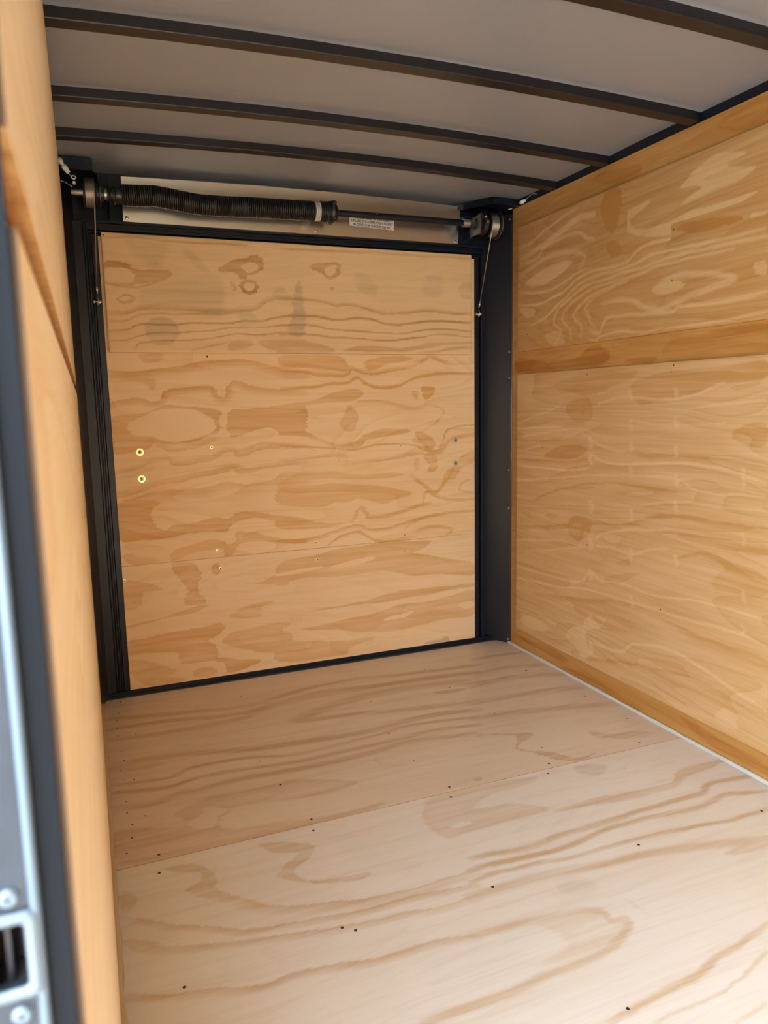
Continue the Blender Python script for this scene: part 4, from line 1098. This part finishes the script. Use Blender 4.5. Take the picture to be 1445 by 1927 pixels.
# bearing brackets
def bracket(x, lab, light):
    b = empty('bearing_bracket', (x, -0.04, SZ - 0.06), label=lab, category='bracket', group='bearing brackets')
    pts = [(-0.139, 0.029), (-0.074, 0.024), (-0.052, 0.018), (-0.052, -0.047), (-0.139, -0.047)]
    if not light: pts = [(-0.135, 0.04), (-0.11, 0.05), (0.011, 0.05), (0.011, -0.06), (-0.10, -0.055), (-0.135, -0.03)]
    n = len(pts)
    V = [(x, y, SZ + z) for y, z in pts] + [(x + 0.003, y, SZ + z) for y, z in pts]
    F = [list(range(n)), list(range(n, 2 * n))[::-1]] + [(k, n + k, n + (k + 1) % n, (k + 1) % n) for k in range(n)]
    bm = bmesh.new(); vs = [bm.verts.new(v) for v in V]
    for q in F: bm.faces.new([vs[i] for i in q])
    bm_obj('plate', bm, M['galv_dark'] if light else M['black'], b)
    if light: box('arm', (x + 0.0032, -0.054, SZ - 0.05), (x + 0.012, 0.0115, SZ + 0.012), M['black'], b)
    lathe_x('bearing', [(x - 0.007, 0.0128), (x - 0.007, 0.022), (x + 0.010, 0.024), (x + 0.010, 0.0128)], SY, SZ, M['spring'], b, 20)
    return b
bracket(1.570, 'grey steel bearing bracket at the right end of the black shaft', True)
bracket(0.160, 'black bearing bracket between the left cable drum and the spring', False)

def lift_cable(pts, lab, bolt_dir):
    e = Vector(pts[-1])
    c = empty('lift_cable', tuple(e), label=lab, category='cable', group='lift cables')
    tube('wire_rope', pts, 0.0017, M['cable'], c, 6)
    d = (e - Vector(pts[-2])).normalized()
    tube('ferrule', [e - d * 0.030, e - d * 0.006], 0.0042, M['chrome'], c, 10)
    tube('eye_bolt', [(e.x - 0.013, e.y, e.z - 0.022), (e.x + 0.018, e.y, e.z - 0.022)], [0.003, 0.003], M['chrome'], c, 8)
    lathe_x('nut', [(e.x - 0.013, 0.001), (e.x - 0.013, 0.0062), (e.x - 0.008, 0.0062), (e.x - 0.008, 0.001)], e.y, e.z - 0.022, M['chrome'], c, 6, False)
    lathe_x('nut', [(e.x + 0.004, 0.001), (e.x + 0.004, 0.0066), (e.x + 0.010, 0.0066), (e.x + 0.010, 0.001)], e.y, e.z - 0.022, M['chrome'], c, 6, False)
    tube('thimble', [(e.x, e.y, e.z - 0.004), (e.x + 0.004, e.y, e.z - 0.018), (e.x, e.y, e.z - 0.034), (e.x - 0.004, e.y, e.z - 0.020)], 0.0016, M['galv'], c, 6)
R_ = 0.0482
lift_cable([(0.1130, SY - R_ * math.cos(.9), SZ + R_ * math.sin(.9)), (0.1130, SY - R_ * math.cos(.4), SZ + R_ * math.sin(.4)), (0.113, SY - R_, SZ - 0.005), (0.101, -0.022, 1.487)], 'thin steel lift cable hanging from the left drum to the door', 1)
lift_cable([(1.6300, SY - R_ * math.cos(.9), SZ + R_ * math.sin(.9)), (1.6300, SY - R_ * math.cos(.4), SZ + R_ * math.sin(.4)), (1.630, SY - R_, SZ - 0.005), (1.6285, -0.022, 1.483)], 'thin steel lift cable hanging from the right drum to the door', -1)

# ------------------------------------------------------------------ marker light wiring
def connector(name, pos, axis_dir, L=0.022, r=0.007, parent=None):
    d = Vector(axis_dir).normalized(); p = Vector(pos)
    return tube(name, [p - d * L / 2, p - d * L * .35, p - d * L * .34, p + d * L * .1, p + d * L * .11, p + d * L / 2], [r * .6, r * .65, r, r, r * .75, r * .7], M['plastic'], parent, 8)
wl_ = empty('wire_connector', (0.03, -0.15, 1.83), label='white plastic wire connectors and thin wires in the left rear corner', category='wire connector')
connector('plug', (0.0165, -0.152, 1.886), (0.6, 0, -1), 0.030, 0.009, wl_)
connector('plug', (0.030, -0.152, 1.866), (0.7, 0, -1), 0.030, 0.0095, wl_)
tube('ring_terminal', [(0.052 + 0.007 * math.cos(a * .6), -0.15, 1.842 + 0.005 * math.sin(a * .6)) for a in range(12)], 0.0018, M['plastic'], wl_, 6)
tube('wire', smooth_path([(0.036, -0.152, 1.856), (0.040, -0.150, 1.850), (0.047, -0.15, 1.844)]), 0.0009, M['wire_white'], wl_, 5)
tube('wire', smooth_path([(0.014, -0.15, 1.828), (0.028, -0.15, 1.823), (0.046, -0.15, 1.812)]), 0.0008, M['wire_white'], wl_, 5)
box('terminal', (0.048, -0.153, 1.820), (0.057, -0.147, 1.830), M['plastic'], wl_, 0.001)
wr_ = empty('wire_connector', (1.735, -0.15, 1.884), label='pair of white plastic plugs on wires at the top of the right wall', category='wire connector')
connector('plug', (1.738, -0.187, 1.8885), (0.1, -1, 0.05), 0.034, 0.008, wr_)
connector('plug', (1.738, -0.095, 1.8865), (0.1, -1, 0.03), 0.034, 0.0075, wr_)
tube('wire', smooth_path([(1.738, -0.112, 1.888), (1.737, -0.14, 1.8915), (1.738, -0.171, 1.8895)]), 0.0013, M['ink'], wr_, 5)
tube('wire', smooth_path([(1.738, -0.112, 1.886), (1.739, -0.14, 1.8845), (1.739, -0.171, 1.887)]), 0.0011, M['wire_red'], wr_, 5)
tube('wire', smooth_path([(1.738, -0.204, 1.889), (1.738, -0.235, 1.896), (1.738, -0.262, 1.899), (1.739, -0.285, 1.892)]), 0.0011, M['wire_white'], wr_, 5)
wt = empty('teal_wires', (1.57, -0.02, 1.855), label='pair of thin teal wires running from the header plate behind the right bracket', category='wire')
tube('wire', smooth_path([(1.540, -0.004, 1.850), (1.575, -0.008, 1.858), (1.62, -0.008, 1.858)]), 0.0012, M['wire_teal'], wt, 5)
tube('wire', smooth_path([(1.540, -0.004, 1.850), (1.580, -0.008, 1.850), (1.62, -0.008, 1.849)]), 0.0012, M['wire_teal'], wt, 5)
